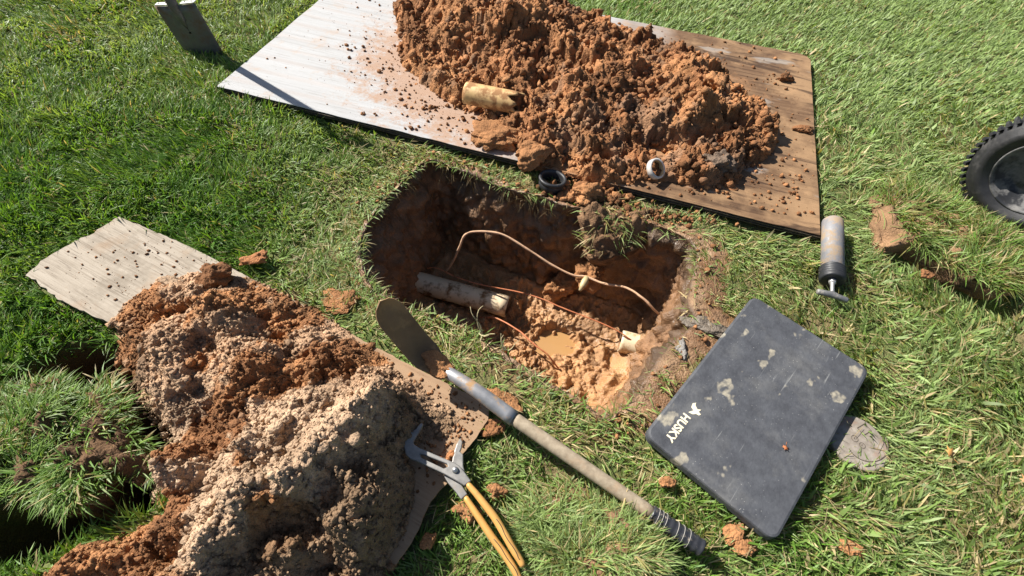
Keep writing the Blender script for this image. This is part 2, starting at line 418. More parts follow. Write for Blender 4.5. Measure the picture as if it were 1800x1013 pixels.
# ------------------------------------------------------------------ the dug hole: lip, walls, muddy floor
PIT_FLOOR = -0.47
PUDDLES = [(0.188, 0.962, 0.075, 0.058), (0.435, 0.90, 0.05, 0.035)]
def build_pit():
    rim = resample(PIT, 0); n = len(rim)
    rim = rim + 0.014 * np.stack([fbm(rim[:, 0] * 11, rim[:, 1] * 11, seed=28), fbm(rim[:, 0] * 11, rim[:, 1] * 11, seed=29)], -1)
    cen = np.array([0.06, 0.96])
    tang = np.roll(rim, -1, 0) - np.roll(rim, 1, 0); tang /= np.linalg.norm(tang, axis=1)[:, None] + 1e-9
    nrm = np.stack([-tang[:, 1], tang[:, 0]], -1)
    sgn = np.sign(((rim - cen) * nrm).sum(1)).mean(); nrm *= np.sign(sgn)          # outward
    k = 25
    ker = np.ones(k) / k
    nrm = np.stack([np.convolve(np.concatenate([nrm[-k:, j], nrm[:, j], nrm[:k, j]]), ker, 'same')[k:-k] for j in (0, 1)], -1)
    nrm /= np.linalg.norm(nrm, axis=1)[:, None] + 1e-9
    ang = np.arctan2(rim[:, 1] - cen[1], rim[:, 0] - cen[0])
    leftness = np.clip(-nrm[:, 0], 0, 1); rightness = np.clip(nrm[:, 0], 0, 1)
    run = 0.04 + 0.09 * leftness ** 2 + 0.05 * rightness                            # slope of the wall
    lipw = 0.03 + 0.13 * sstep(0.2, 0.8, rightness) * (rim[:, 1] > 0.5)
    rows = []; kind = []
    for t in np.linspace(1, 0, 12, endpoint=False):
        z = np.full(n, 0.006 * (1 - t) ** 0.5 - 0.035 * t ** 3) + 0.006 * rightness; rows.append(np.column_stack([rim + nrm * (lipw * t)[:, None], z])); kind.append(np.full(n, 0.0))
    for t in np.linspace(0, 1, 64):
        under = 0.022 * np.exp(-((t - 0.16) / 0.09) ** 2) * (rightness < 0.3)
        xy = rim - nrm * (run * (t ** 1.2) - under)[:, None]
        z = np.full(n, 0.012 + (PIT_FLOOR - 0.012) * t); rows.append(np.column_stack([xy, z])); kind.append(np.full(n, 1.0))
    edge = rows[-1][:, :2]
    fc = np.array([0.08, 0.95])
    for t in np.linspace(0, 1, 96)[1:]:
        xy = edge + (fc - edge) * t; rows.append(np.column_stack([xy, np.full(n, PIT_FLOOR)])); kind.append(np.full(n, 2.0))
    V = np.vstack(rows); K = np.concatenate(kind); NN = np.tile(nrm, (len(rows), 1))
    x, y, z = V.T
    lip, wall, floor = K == 0, K == 1, K == 2
    # walls: spade cuts, clods and crumbs
    tw = np.clip(-z / 0.47, 0, 1)
    d = 0.045 * fbm(x * 7, y * 7, z * 5, seed=31, octaves=3) + 0.030 * fbm(x * 24, y * 24, z * 24, seed=33, octaves=4, gain=0.6)
    d = d + 0.022 * (0.55 - worley3(V, 0.04, 35)) + 0.010 * (0.5 - worley3(V, 0.016, 36))
    fade = np.where(wall, 1.0, np.where(lip, 0.35, 0.0)) * sstep(0.0, 0.05, np.where(wall, tw, 1.0)) * (1 - sstep(0.9, 1.0, np.where(wall, tw, 0)))
    V[:, :2] -= NN * (d * fade)[:, None]
    # floor: trodden lumps of clay, lower where water stands
    wx, wy = x + 0.02 * vnoise(x * 14, y * 14, seed=41), y + 0.02 * vnoise(x * 14, y * 14, seed=42)
    a, ia = domes(wx, wy, 0.075, 44, 0.3, 0.7); b, ib = domes(wx, wy, 0.034, 45, 0.3, 0.75); c2, ic = domes(x, y, 0.016, 46, 0.3, 0.75)
    lump = 0.40 * a + 0.45 * b + 0.5 * c2 + 0.22 * blocks(wx, wy, 0.06, 401, 0.7)[0] + 0.5 * blocks(wx, wy, 0.028, 402, 0.8)[0] + 0.018 * fbm(x * 40, y * 40, seed=403, octaves=4, gain=0.65) + 0.035 * fbm(x * 5, y * 5, seed=47)
    strip = 1 - sstep(0.03, 0.07, linedist(x, y, [(0.20, 1.10), (0.52, 0.95)]))
    lump = lump * (1 - 0.45 * strip) + 0.006 * strip
    for px, py, rx, ry in PUDDLES:
        e = ((x - px) / rx) ** 2 + ((y - py) / ry) ** 2 + 1.1 * fbm(x * 26, y * 26, seed=48, octaves=3)
        lump = lump * sstep(0.7, 1.9, e) - 0.014 * (1 - sstep(0.5, 1.2, e))
    rise = 0.05 * sstep(0.25, 0.5, x) * sstep(0.95, 0.7, y)
    side = polydist(x, y, edge[::6])
    lump = (lump + rise) * sstep(0.0, 0.04, side) + 0.05 * (1 - sstep(0.0, 0.07, side))
    V[:, 2] += np.where(floor, lump, 0)
    wl_ = wall & (tw > 0.85)
    V[:, 2] += np.where(wl_, 0.05 * sstep(0.85, 1.0, tw), 0)
    V[:, 2] += np.where(lip, 0.006 * fbm(x * 40, y * 40, seed=49) + 0.5 * domes(x, y, 0.02, 50)[0], 0)
    # colours of the layers: dark topsoil, brown subsoil, orange clay
    n1 = fbm(x * 9, y * 9, z * 9, seed=51); n2 = fbm(x * 40, y * 40, z * 40, seed=52, octaves=2)
    top = np.array([0.10, 0.058, 0.031]); mid = np.array([0.20, 0.106, 0.051]); clay = np.array([0.40, 0.205, 0.086]); mud = np.array([0.27, 0.165, 0.09])
    tt = np.clip(tw + 0.12 * n1, 0, 1)[:, None]
    cw = top + (mid - top) * sstep(0.08, 0.3, tt); cw = cw + (clay * 0.8 - cw) * sstep(0.65, 1.0, tt); cw = cw * (1 + 0.5 * fbm(x * 16, y * 16, z * 30, seed=53, octaves=3))[:, None]
    cf = clay * (1 + 0.22 * n1[:, None]) + (mud - clay) * (0.3 * strip + 0.5 * sstep(0.1, 0.5, n1))[:, None]
    cl = mid + (mud - mid) * sstep(-0.3, 0.4, n1)[:, None]
    C = np.where(wall[:, None], cw, np.where(floor[:, None], cf, cl)) * (1 + 0.18 * n2[:, None])
    o = mesh_np('pit_ground', V, grid_faces(len(rows), n, True)[:, ::-1], MUD, col=C)
    tag(o, kind='structure')
    water = NT('muddy_water'); water.set(water.mix(water.noise(8, 3), (0.36, 0.20, 0.08), (0.42, 0.24, 0.10)), 0.08, spec=0.5)
    for px, py, rx, ry in PUDDLES:
        a = np.linspace(0, 2 * math.pi, 40, endpoint=False)
        V2 = np.vstack([[px, py, PIT_FLOOR - 0.003], np.column_stack([px + rx * 1.35 * np.cos(a), py + ry * 1.35 * np.sin(a), np.full(40, PIT_FLOOR - 0.003)])])
        i = np.arange(40)
        tag(mesh_np('puddle', V2, np.stack([np.zeros(40, int), 1 + i, 1 + (i + 1) % 40], -1), water.m), kind='structure')
    return V.reshape(len(rows), n, 3)
PITV = build_pit()

# ------------------------------------------------------------------ plywood
def mat_ply():
    t = NT('weathered_plywood'); s = t.sep(t.coord)
    u = s[0]
    warp = t.noise(2.2, 3, 0.5)
    gv = t.mapping((1.4, 34, 8)); grain = t.noise(1.0, 7, 0.7, gv, 0.9)
    gv2 = t.mapping((6, 150, 8)); fineg = t.noise(1.0, 4, 0.7, gv2)
    wv = t.n.new('ShaderNodeTexWave'); wv.bands_direction = 'Y'; wv.inputs['Scale'].default_value = 2.2; wv.inputs['Distortion'].default_value = 7.0
    wv.inputs['Detail'].default_value = 2; wv.inputs['Detail Scale'].default_value = 0.6; t.link(t.mapping((0.35, 1.4, 1)), wv.inputs['Vector'])
    white = t.ramp(grain, [(0.26, (0.29, 0.285, 0.28)), (0.44, (0.375, 0.372, 0.368)), (0.66, (0.42, 0.42, 0.418))])
    white = t.mix(t.ramp(fineg, [(0.55, 0.0), (0.70, 0.55)]), white, (0.20, 0.175, 0.15))
    white = t.mix(t.ramp(wv.outputs['Fac'], [(0.7, 0.0), (0.98, 0.22)]), white, (0.40, 0.31, 0.26))
    brown = t.ramp(grain, [(0.32, (0.045, 0.024, 0.014)), (0.5, (0.135, 0.076, 0.040)), (0.72, (0.22, 0.135, 0.075))])
    brown = t.mix(t.ramp(t.noise(3.5, 6, 0.65), [(0.42, 0.0), (0.60, 0.9)]), brown, (0.31, 0.19, 0.10))
    brown = t.mix(t.ramp(t.noise(1.0, 5, 0.6, t.mapping((2.2, 14, 1)), 1.2), [(0.54, 0.0), (0.64, 0.85)]), brown, (0.045, 0.024, 0.014))
    brown = t.mix(t.ramp(t.noise(2.5, 4, 0.6, t.mapping((1.3, 3.5, 1))), [(0.60, 0.0), (0.66, 0.7)]), brown, (0.30, 0.265, 0.23))
    f = t.math('ADD', u, t.math('MULTIPLY', t.math('SUBTRACT', warp, 0.5), 0.7))
    f = t.math('ADD', f, t.math('MULTIPLY', s[1], -0.18))
    stain = t.ramp(t.math('MULTIPLY', f, 0.4), [(0.50, 0.0), (0.60, 1.0)])
    c = t.mix(stain, white, brown)
    # clay dust shed around the heap
    dust = t.ramp(t.noise(7, 6, 0.7), [(0.56, 0.0), (0.74, 0.6)])
    c = t.mix(dust, c, (0.42, 0.25, 0.13))
    dx = t.math('DIVIDE', t.math('SUBTRACT', s[0], 1.30), 0.98); dy = t.math('DIVIDE', t.math('SUBTRACT', s[1], 0.55), 0.66)
    rad = t.math('ADD', t.math('MULTIPLY', dx, dx), t.math('MULTIPLY', dy, dy))
    rad = t.math('ADD', rad, t.math('MULTIPLY', t.math('SUBTRACT', t.noise(14, 8, 0.8), 0.5), 2.4))
    c = t.mix(t.ramp(t.math('MULTIPLY', rad, 0.5), [(0.30, 0.7), (0.47, 0.0)]), c, (0.34, 0.175, 0.08))
    t.set(c, 0.78, spec=0.3)
    t.bump(t.math('ADD', grain, t.math('MULTIPLY', fineg, 0.6)), 0.5, 0.004)
    return t.m
def mat_plyedge():
    t = NT('plywood_edge'); n = t.noise(3, 4, 0.6, t.mapping((20, 20, 3)))
    t.set(t.ramp(n, [(0.3, (0.028, 0.022, 0.017)), (0.7, (0.10, 0.078, 0.055))]), 0.9); t.bump(n, 0.6, 0.004); return t.m
PLYTOP, PLYEDGE = mat_ply(), mat_plyedge()
PLY_Z = 0.040
def build_plywood():
    root = empty('plywood_sheet', (PLY_O[0], PLY_O[1], 0.018), (0, 0, PLY_T))
    tag(root, 'large weathered plywood sheet under the mound of orange clay', 'plywood')
    zt = PLY_Z - 0.018
    def edge(w, seed):
        pts = []
        cs = [(0, 0), (PLY_L, 0), (PLY_L, PLY_W), (0, PLY_W)]
        for (ax, ay), (bx, by) in zip(cs, cs[1:] + cs[:1]):
            m = 60 if abs(bx - ax) > 1 else 30
            for i in range(m):
                t = i / m; pts.append((ax + (bx - ax) * t, ay + (by - ay) * t))
        P = np.array(pts); c = np.array([PLY_L / 2, PLY_W / 2])
        j = 0.0035 * fbm(P[:, 0] * 12, P[:, 1] * 12, seed=seed) + w
        # worn, rounded corner
        q = np.minimum(np.abs(P[:, 0] - PLY_L / 2) - PLY_L / 2, 0) ; 
        d = np.sign(P - c) * (np.abs(np.abs(P - c) - c) < 1e-6)
        P = P + d * j[:, None]
        cc = np.array([PLY_L, PLY_W]); r = np.hypot(*(P - cc).T); P = P - (np.clip(0.03 - r, 0, 1) * 0.7)[:, None] * np.array([0.7, 0.7])
        return [tuple(p) for p in P]
    extrude_poly('top_veneer', edge(0, 60), zt - 0.003, zt, PLYTOP, root, bevel=0.0008)
    for i, (a, b, w) in enumerate(((0.003, 0.0075, -0.005), (0.0076, 0.0125, 0.001), (0.0126, 0.017, -0.004), (0.0171, 0.0215, 0.002))):
        extrude_poly('inner_ply', edge(w, 61 + i), zt - b, zt - a - 0.0001, PLYEDGE, root)
build_plywood()

def mat_board():
    t = NT('weathered_board'); a = math.atan2(-0.40, 0.87)
    mp = t.mapping((1, 1, 1), (0, 0, -a)); gv = t.mapping((4, 130, 6), vec=mp); grain = t.noise(1.0, 6, 0.7, gv, 0.5)
    fine = t.noise(1.0, 4, 0.7, t.mapping((9, 240, 6), vec=mp))
    s = t.sep(mp)
    pale = t.ramp(grain, [(0.28, (0.17, 0.135, 0.10)), (0.45, (0.335, 0.285, 0.225)), (0.75, (0.43, 0.375, 0.305))])
    pale = t.mix(t.ramp(fine, [(0.56, 0), (0.66, 0.75)]), pale, (0.13, 0.10, 0.075))
    pale = t.mix(t.ramp(t.noise(7, 6, 0.7), [(0.50, 0), (0.68, 0.7)]), pale, (0.20, 0.165, 0.125))
    brown = t.ramp(grain, [(0.3, (0.17, 0.10, 0.06)), (0.55, (0.33, 0.22, 0.135)), (0.8, (0.42, 0.30, 0.20))])
    f = t.ramp(t.math('ADD', s[0], t.math('MULTIPLY', t.noise(5, 4), 0.3)), [(0.0, 0.0), (0.25, 1.0)])
    # position along the board
    f = t.ramp(t.math('ADD', t.math('MULTIPLY', s[0], 0.5), 0.95), [(0.40, 0.0), (0.62, 1.0)])
    c = t.mix(f, pale, brown)
    c = t.mix(t.math('MULTIPLY', f, t.ramp(t.noise(9, 6, 0.7), [(0.38, 0.15), (0.6, 0.95)])), c, (0.33, 0.215, 0.13))
    c = t.mix(t.ramp(t.noise(11, 6, 0.7), [(0.52, 0), (0.72, 0.6)]), c, (0.30, 0.20, 0.125))
    t.set(c, 0.85, spec=0.2); t.bump(t.math('ADD', grain, t.math('MULTIPLY', fine, 0.8)), 0.35, 0.003); return t.m
def build_board():
    P = np.array(BOARD); out = []
    for i in range(len(P)):
        a, b = P[i], P[(i + 1) % len(P)]; m = max(2, int(np.hypot(*(b - a)) / 0.012))
        for k in range(m): out.append(a + (b - a) * k / m)
    P = np.array(out); rag = (0.004 + 0.010 * sstep(-1.2, -1.4, P[:, 0]))[:, None]; P += rag * np.stack([fbm(P[:, 0] * 50, P[:, 1] * 50, seed=71, gain=0.75), fbm(P[:, 0] * 50, P[:, 1] * 50, seed=72, gain=0.75)], -1)
    root = empty('wooden_board', (0, 0, 0)); tag(root, 'splintered pale wooden board under the sandy mound in the lower left', 'board')
    extrude_poly('top_veneer', [tuple(p) for p in P], 0.028, 0.035, mat_board(), root)
    c = P.mean(0); Q = c + (P - c) * 0.994
    extrude_poly('inner_ply', [tuple(p) for p in Q], 0.010, 0.0278, PLYEDGE, root)
build_board()

# ------------------------------------------------------------------ lumps of earth
def ico(sub):
    bm = bmesh.new(); bmesh.ops.create_icosphere(bm, subdivisions=sub, radius=1.0)
    v = np.array([p.co[:] for p in bm.verts]); f = np.array([[q.index for q in p.verts] for p in bm.faces]); bm.free()
    return v, f
def lump_shape(sub, seed, rough=0.35):
    v, f = ico(sub); rng = np.random.default_rng(seed); pl = rng.normal(size=(11, 3)); pl /= np.linalg.norm(pl, axis=1)[:, None]
    cut = np.min(rng.uniform(0.62, 0.95, 11)[None] / np.maximum(v @ pl.T, 0.05), axis=1)
    n = np.minimum(cut, 1.15) + 0.6 * rough * fbm(v[:, 0] * 1.3 + seed * 5.1, v[:, 1] * 1.3, v[:, 2] * 1.3, seed=seed, octaves=2) * 1.4
    if sub > 1: n = n + 0.35 * rough * fbm(v[:, 0] * 4, v[:, 1] * 4, v[:, 2] * 4 + seed, seed=seed + 3, octaves=4, gain=0.65) + 0.45 * rough * (0.5 - worley3(v + seed, 0.4, seed)) + 0.22 * rough * (0.5 - worley3(v + seed, 0.17, seed + 1))
    return v * n[:, None], f
LUMPS = [lump_shape(1, 100 + i, 0.7) for i in range(14)]
def crumbs(name, pts, sizes, cols, mat, parent=None, squash=0.8):
    """many crumbs joined into one mesh, each a faceted lump"""
    pts, sizes = np.asarray(pts), np.asarray(sizes); N = len(pts); Vs, Fs, Cs = [], [], []; off = 0
    which = RNG.integers(0, len(LUMPS), N)
    for k, (v, f) in enumerate(LUMPS):
        idx = np.where(which == k)[0]; m = len(idx)
        if not m: continue
        a = RNG.uniform(0, 2 * math.pi, m); ca, sa = np.cos(a), np.sin(a)
        b = RNG.uniform(-0.8, 0.8, m); cb, sb = np.cos(b), np.sin(b)
        sc = RNG.uniform(0.7, 1.3, (m, 3)) * sizes[idx][:, None]
        w = v[None] * sc[:, None]
        y = w[:, :, 1] * cb[:, None] - w[:, :, 2] * sb[:, None]; z = w[:, :, 1] * sb[:, None] + w[:, :, 2] * cb[:, None]
        x = w[:, :, 0]
        V = np.stack([x * ca[:, None] - y * sa[:, None], x * sa[:, None] + y * ca[:, None], z * squash], -1) + pts[idx][:, None]
        Vs.append(V.reshape(-1, 3)); Cs.append(np.repeat(np.asarray(cols)[idx], len(v), 0))
        Fs.append((f[None] + (np.arange(m) * len(v))[:, None, None]).reshape(-1, 3) + off); off += m * len(v)
    o = mesh_np(name, np.vstack(Vs), np.vstack(Fs), mat, parent, np.vstack(Cs))
    o['kind'] = 'stuff'
    return o

CLAY = np.array([0.375, 0.178, 0.076]); CLAYB = np.array([0.235, 0.107, 0.046]); GREYC = np.array([0.17, 0.12, 0.085]); SANDC = np.array([0.47, 0.322, 0.208]); REDC = np.array([0.33, 0.145, 0.062])

class Field:
    """height grid that can be sampled to seat things on it"""
    def __init__(s, x0, x1, y0, y1, step):
        s.xs = np.arange(x0, x1, step); s.ys = np.arange(y0, y1, step); s.step = step
        X, Y = np.meshgrid(s.xs, s.ys); s.x, s.y = X.ravel(), Y.ravel()
    def at(s, x, y):
        i = np.clip(((np.asarray(y) - s.ys[0]) / s.step).round().astype(int), 0, len(s.ys) - 1); j = np.clip(((np.asarray(x) - s.xs[0]) / s.step).round().astype(int), 0, len(s.xs) - 1)
        return s.z.reshape(len(s.ys), len(s.xs))[i, j]
    def color(s, x, y):
        i = np.clip(((np.asarray(y) - s.ys[0]) / s.step).round().astype(int), 0, len(s.ys) - 1); j = np.clip(((np.asarray(x) - s.xs[0]) / s.step).round().astype(int), 0, len(s.xs) - 1)
        return s.col.reshape(len(s.ys), len(s.xs), 3)[i, j]

def pile_mesh(name, F, keep, mat, parent, col, jit=0.0):
    faces = grid_faces(len(F.ys), len(F.xs)); faces = faces[keep[faces].any(1)]
    used = np.unique(faces); remap = -np.ones(len(F.x), int); remap[used] = np.arange(len(used))
    V = np.stack([F.x, F.y, F.z], -1)
    if jit:
        V[:, 0] += jit * fbm(F.x * 60, F.y * 60, F.z * 60, seed=81, octaves=2); V[:, 1] += jit * fbm(F.x * 60, F.y * 60, F.z * 60, seed=82, octaves=2)
    return mesh_np(name, V[used], remap[faces], mat, parent, col[used])

def build_pile1():
    F = Field(-0.85, 1.2, 1.25, 2.85, 0.0065); x, y = F.x, F.y
    d = polydist(x, y, PILE1) + 0.03 * fbm(x * 9, y * 9, seed=90) + 0.015 * fbm(x * 30, y * 30, seed=91)
    env = np.clip(d / 0.26, 0, 1) ** 0.9
    def bump(cx, cy, rx, ry, h, rot=0):
        c, s = math.cos(rot), math.sin(rot); dx, dy = x - cx, y - cy
        return h * np.exp(-((dx * c + dy * s) / rx) ** 2 - ((-dx * s + dy * c) / ry) ** 2)
    H = 0.075 + bump(-0.12, 2.15, 0.30, 0.32, 0.10) + bump(0.35, 1.98, 0.38, 0.26, 0.07, -0.3) + bump(0.70, 1.74, 0.2, 0.2, 0.05) + bump(0.06, 1.55, 0.12, 0.1, 0.03) + bump(-0.38, 2.45, 0.2, 0.2, 0.07)
    H = H + 0.06 * fbm(x * 4, y * 4, seed=92, octaves=3) - bump(0.05, 1.93, 0.05, 0.16, 0.05, 0.3) - bump(0.77, 1.60, 0.10, 0.05, 0.05, 0.4) - bump(0.55, 1.55, 0.16, 0.05, 0.035, 0.2)
    wx = x + 0.035 * fbm(x * 10, y * 10, seed=93, octaves=3); wy = y + 0.035 * fbm(x * 10, y * 10, seed=94, octaves=3)
    a, ia = domes(wx, wy, 0.14, 95, 0.25, 0.7); b, ib = domes(wx, wy, 0.062, 96, 0.3, 0.72); c, ic = domes(wx, wy, 0.030, 97, 0.3, 0.72); e, ie = domes(x, y, 0.016, 98, 0.3, 0.7)
    vx = x + 0.012 * fbm(x * 38, y * 38, seed=301, octaves=3); vy = y + 0.012 * fbm(x * 38, y * 38, seed=302, octaves=3)
    k1, i1 = blocks(wx, wy, 0.11, 303, 0.7); k2, i2 = blocks(vx, vy, 0.045, 304, 0.8); k3, i3 = blocks(vx, vy, 0.021, 305, 0.8)
    c, ic = domes(vx, vy, 0.030, 97, 0.2, 0.7); b, ib = domes(vx, vy, 0.07, 96, 0.2, 0.7)
    k0, i0 = blocks(wx, wy, 0.21, 306, 0.8); fines = 0.45 + 0.55 * sstep(-0.25, 0.2, fbm(x * 5.5, y * 5.5, seed=307, octaves=3))
    rel = 0.26 * k0 + 0.50 * k1 + fines * (0.62 * k2 + 0.75 * k3 + 0.42 * b * (0.3 + ib) + 0.6 * c * (0.3 + ic)) + 0.45 * e + 0.022 * fbm(x * 32, y * 32, seed=99, octaves=4, gain=0.7)
    F.z = PLY_Z + env * (H - 0.04) + rel * sstep(0.0, 0.05, d) - 0.02 * (1 - sstep(-0.01, 0.02, d))
    n1 = fbm(x * 5, y * 5, seed=101); n2 = fbm(x * 14, y * 14, seed=102)
    col = CLAYB + (CLAY - CLAYB) * sstep(-0.5, 0.35, n1 + 0.5 * n2 + 0.5 * (ib - 0.5))[:, None]
    col = col + (REDC - col) * (0.7 * sstep(0.6, 0.9, ib))[:, None]
    grey = sstep(0.28, 0.5, n2 + 0.9 * np.exp(-((x - 0.45) / 0.3) ** 2 - ((y - 1.65) / 0.25) ** 2) * 0.45 + 0.35 * np.exp(-((x - 0.75) / 0.15) ** 2 - ((y - 1.48) / 0.1) ** 2))
    col = col + (GREYC - col) * (0.5 * grey)[:, None]
    col = col * (0.80 + 0.22 * i2 + 0.18 * i3)[:, None]; F.col = col
    root = empty('dirt_pile', (0, 0, 0)); tag(root, 'broad mound of lumpy orange brown clay on the large plywood sheet', 'dirt pile')
    pile_mesh('packed_earth', F, F.z > PLY_Z - 0.006, SOIL, root, col, 0.012)
    # loose clods lying on the heap
    N = 13000; px = RNG.uniform(-0.75, 1.12, N); py = RNG.uniform(1.3, 2.8, N); dd = polydist(px, py, PILE1)
    ok = (dd > -0.01) & (RNG.random(N) < 0.95); px, py = px[ok], py[ok]
    r = 0.0024 + 0.0050 * RNG.random(len(px)) ** 2 + 0.018 * RNG.random(len(px)) ** 12
    pz = F.at(px, py) + r * 0.355
    j = RNG.random(len(px)); base = F.color(px, py) * RNG.uniform(0.85, 1.2, len(px))[:, None]
    crumbs('loose_clods', np.stack([px, py, pz], -1), r, base, SOIL, root)
    return F
PF1 = build_pile1()

PILE2_H = [  # cx, cy, rx, ry, height, rotation
    (-1.00, 0.66, 0.13, 0.11, 0.060, 0), (-0.78, 0.64, 0.20, 0.13, 0.085, -0.4), (-0.55, 0.60, 0.14, 0.09, 0.060, -0.6), (-0.86, 0.52, 0.16, 0.12, 0.10, -0.5),
    (-0.66, 0.50, 0.16, 0.12, 0.115, -0.5), (-0.46, 0.545, 0.11, 0.07, 0.085, -0.5),
    (-0.33, 0.455, 0.09, 0.07, 0.145, 0.9), (-0.335, 0.37, 0.11, 0.08, 0.17, 1.2), (-0.375, 0.30, 0.11, 0.09, 0.18, 0.9), (-0.45, 0.235, 0.12, 0.08, 0.175, 0.6), (-0.54, 0.20, 0.10, 0.08, 0.17, 0.3), (-0.60, 0.125, 0.09, 0.08, 0.16, 0.9),
    (-0.28, 0.29, 0.07, 0.09, 0.12, 0), (-0.33, 0.19, 0.10, 0.09, 0.115, 0.4), (-0.43, 0.11, 0.10, 0.07, 0.13, 0.4), (-0.24, 0.36, 0.04, 0.06, 0.05, 0), (-0.31, 0.315, 0.035, 0.03, 0.17, 0),
    (-0.49, 0.375, 0.14, 0.10, 0.15, 0.8), (-0.60, 0.27, 0.12, 0.10, 0.15, 0.7), (-0.74, 0.27, 0.08, 0.065, 0.13, 0.3), (-0.70, 0.16, 0.11, 0.08, 0.12, 0.3), (-0.36, 0.03, 0.13, 0.10, 0.06, 0), (-0.62, 0.03, 0.13, 0.09, 0.13, 0.5), (-0.50, -0.08, 0.2, 0.13, 0.08, 0), (-0.82, 0.10, 0.16, 0.09, 0.06, 0), (-0.90, 0.02, 0.18, 0.12, 0.06, 0)]
def build_pile2():
    F = Field(-1.25, -0.10, -0.25, 0.90, 0.0036); x, y = F.x, F.y
    d = polydist(x, y, PILE2) + 0.02 * fbm(x * 12, y * 12, seed=110) + 0.008 * fbm(x * 50, y * 50, seed=111)
    acc = np.zeros_like(x)
    for cx, cy, rx, ry, h, rot in PILE2_H:
        c, s = math.cos(rot), math.sin(rot); dx, dy = x - cx, y - cy
        acc += (h * np.exp(-((dx * c + dy * s) / rx) ** 2 - ((-dx * s + dy * c) / ry) ** 2)) ** 3.2
    H = acc ** (1 / 3.2)
    wx = x + 0.025 * fbm(x * 11, y * 11, seed=113, octaves=3); wy = y + 0.025 * fbm(x * 11, y * 11, seed=114, octaves=3)
    band = [(-0.316,0.622), (-0.442,0.570), (-0.546,0.513), (-0.643,0.452), (-0.714,0.380), (-0.745,0.323)]
    low = [(-1.035,0.035), (-0.917,0.078), (-0.798,0.135), (-0.729,0.151)]
    org = np.maximum(1 - sstep(0.02, 0.09, linedist(x, y, band) + 0.05 * fbm(x * 9, y * 9, seed=116)), 1 - sstep(0.03, 0.10, linedist(x, y, low)))
    wn_ = fbm(x * 6.5 + 3, y * 6.5, seed=115)
    sandy = np.clip(sstep(-0.45, 0.15, wn_ + 0.15) * (1 - org), 0, 1)
    a, ia = domes(wx, wy, 0.10, 116, 0.25, 0.7); b, ib = domes(wx, wy, 0.042, 117, 0.25, 0.7); c, ic = domes(x, y, 0.019, 118, 0.25, 0.72); e, ie = domes(x, y, 0.0095, 119, 0.3, 0.72)
    vx = x + 0.006 * fbm(x * 70, y * 70, seed=311, octaves=3); vy = y + 0.006 * fbm(x * 70, y * 70, seed=312, octaves=3)
    k1, i1 = blocks(wx, wy, 0.085, 313, 0.6); k2, i2 = blocks(vx, vy, 0.030, 314, 0.8); k3, i3 = blocks(vx, vy, 0.012, 315, 0.8); e, ie = domes(vx, vy, 0.0105, 119, 0.3, 0.72)
    rough_ = 1 - 0.55 * sandy
    big = 0.42 * k1 + 0.22 * a * (0.4 + ia) + rough_ * (0.55 * k2 + 0.4 * b * (0.3 + ib) + 0.5 * c) + 0.35 * k3 + (0.55 + 0.4 * sstep(-0.3, 0.3, fbm(x * 13, y * 13, seed=316))) * e
    big = big + 0.055 * fbm(x * 7.5, y * 7.5, seed=120, octaves=5, gain=0.55) + 0.010 * fbm(x * 40, y * 40, seed=121, octaves=4, gain=0.65)
    thin = np.clip(H / 0.05, 0.22, 1.0); big = big * thin
    env = sstep(0, 0.07, d)
    z0 = np.where(polydist(x, y, BOARD) > 0, 0.036, ground_z(x, y))
    z0 = np.maximum(z0, 0.0)
    F.z = z0 + env * np.maximum(H - 0.01, 0.004) + big * sstep(0.0, 0.04, d) - 0.02 * (1 - sstep(-0.008, 0.012, d))
    n1 = fbm(x * 6, y * 6, seed=122); n2 = fbm(x * 18, y * 18, seed=123)
    clay = CLAYB * 1.1 + (CLAY * 1.05 - CLAYB * 1.1) * sstep(-0.4, 0.3, n1 + 0.4 * n2)[:, None]
    sand = (SANDC + (CLAY * 1.1 - SANDC) * (0.30 * sstep(0.35, 0.55, y))[:, None]) * (1 + 0.12 * n2)[:, None]
    m = sstep(0.35, 0.65, sandy + 0.25 * n2)
    col = clay + (sand - clay) * m[:, None]
    slope_shade = sstep(-0.01, 0.03, polydist(x, y, [(-0.27, 0.47), (-0.285, 0.36), (-0.33, 0.285), (-0.41, 0.215), (-0.52, 0.165), (-0.57, 0.09), (-0.58, -0.1), (-0.1, -0.1), (-0.1, 0.47)]) + 0.03 * n2)
    col = col + (np.array([0.20, 0.125, 0.07]) - col) * (0.8 * slope_shade)[:, None]  # brown shade on the slope beyond the crest, painted into the soil colour
    damp = sstep(0.15, 0.4, fbm(x * 8, y * 8, seed=124) + 0.35 * np.exp(-((x + 0.66) / 0.12) ** 2 - ((y - 0.72) / 0.08) ** 2)) * (y > 0.45)
    col = col * (1 - 0.45 * damp)[:, None]
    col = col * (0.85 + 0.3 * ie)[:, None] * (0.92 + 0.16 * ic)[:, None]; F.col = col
    root = empty('dirt_pile', (0, 0, 0)); tag(root, 'pale sandy mound heaped on the splintered board in the lower left', 'dirt pile')
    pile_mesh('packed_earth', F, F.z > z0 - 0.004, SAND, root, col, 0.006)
    N = 25000; px = RNG.uniform(-1.2, -0.12, N); py = RNG.uniform(-0.2, 0.88, N); dd = polydist(px, py, PILE2)
    ok = (dd > -0.015); px, py, dd = px[ok], py[ok], dd[ok]
    r = 0.0014 + 0.0042 * RNG.random(len(px)) ** 2.2 + 0.011 * RNG.random(len(px)) ** 24
    pz = F.at(px, py) + r * 0.2
    j = RNG.random(len(px)); k = np.clip((F.at(px, py) * 4), 0, 1)
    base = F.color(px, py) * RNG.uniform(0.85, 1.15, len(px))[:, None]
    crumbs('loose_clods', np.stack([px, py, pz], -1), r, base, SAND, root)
    return F
PF2 = build_pile2()

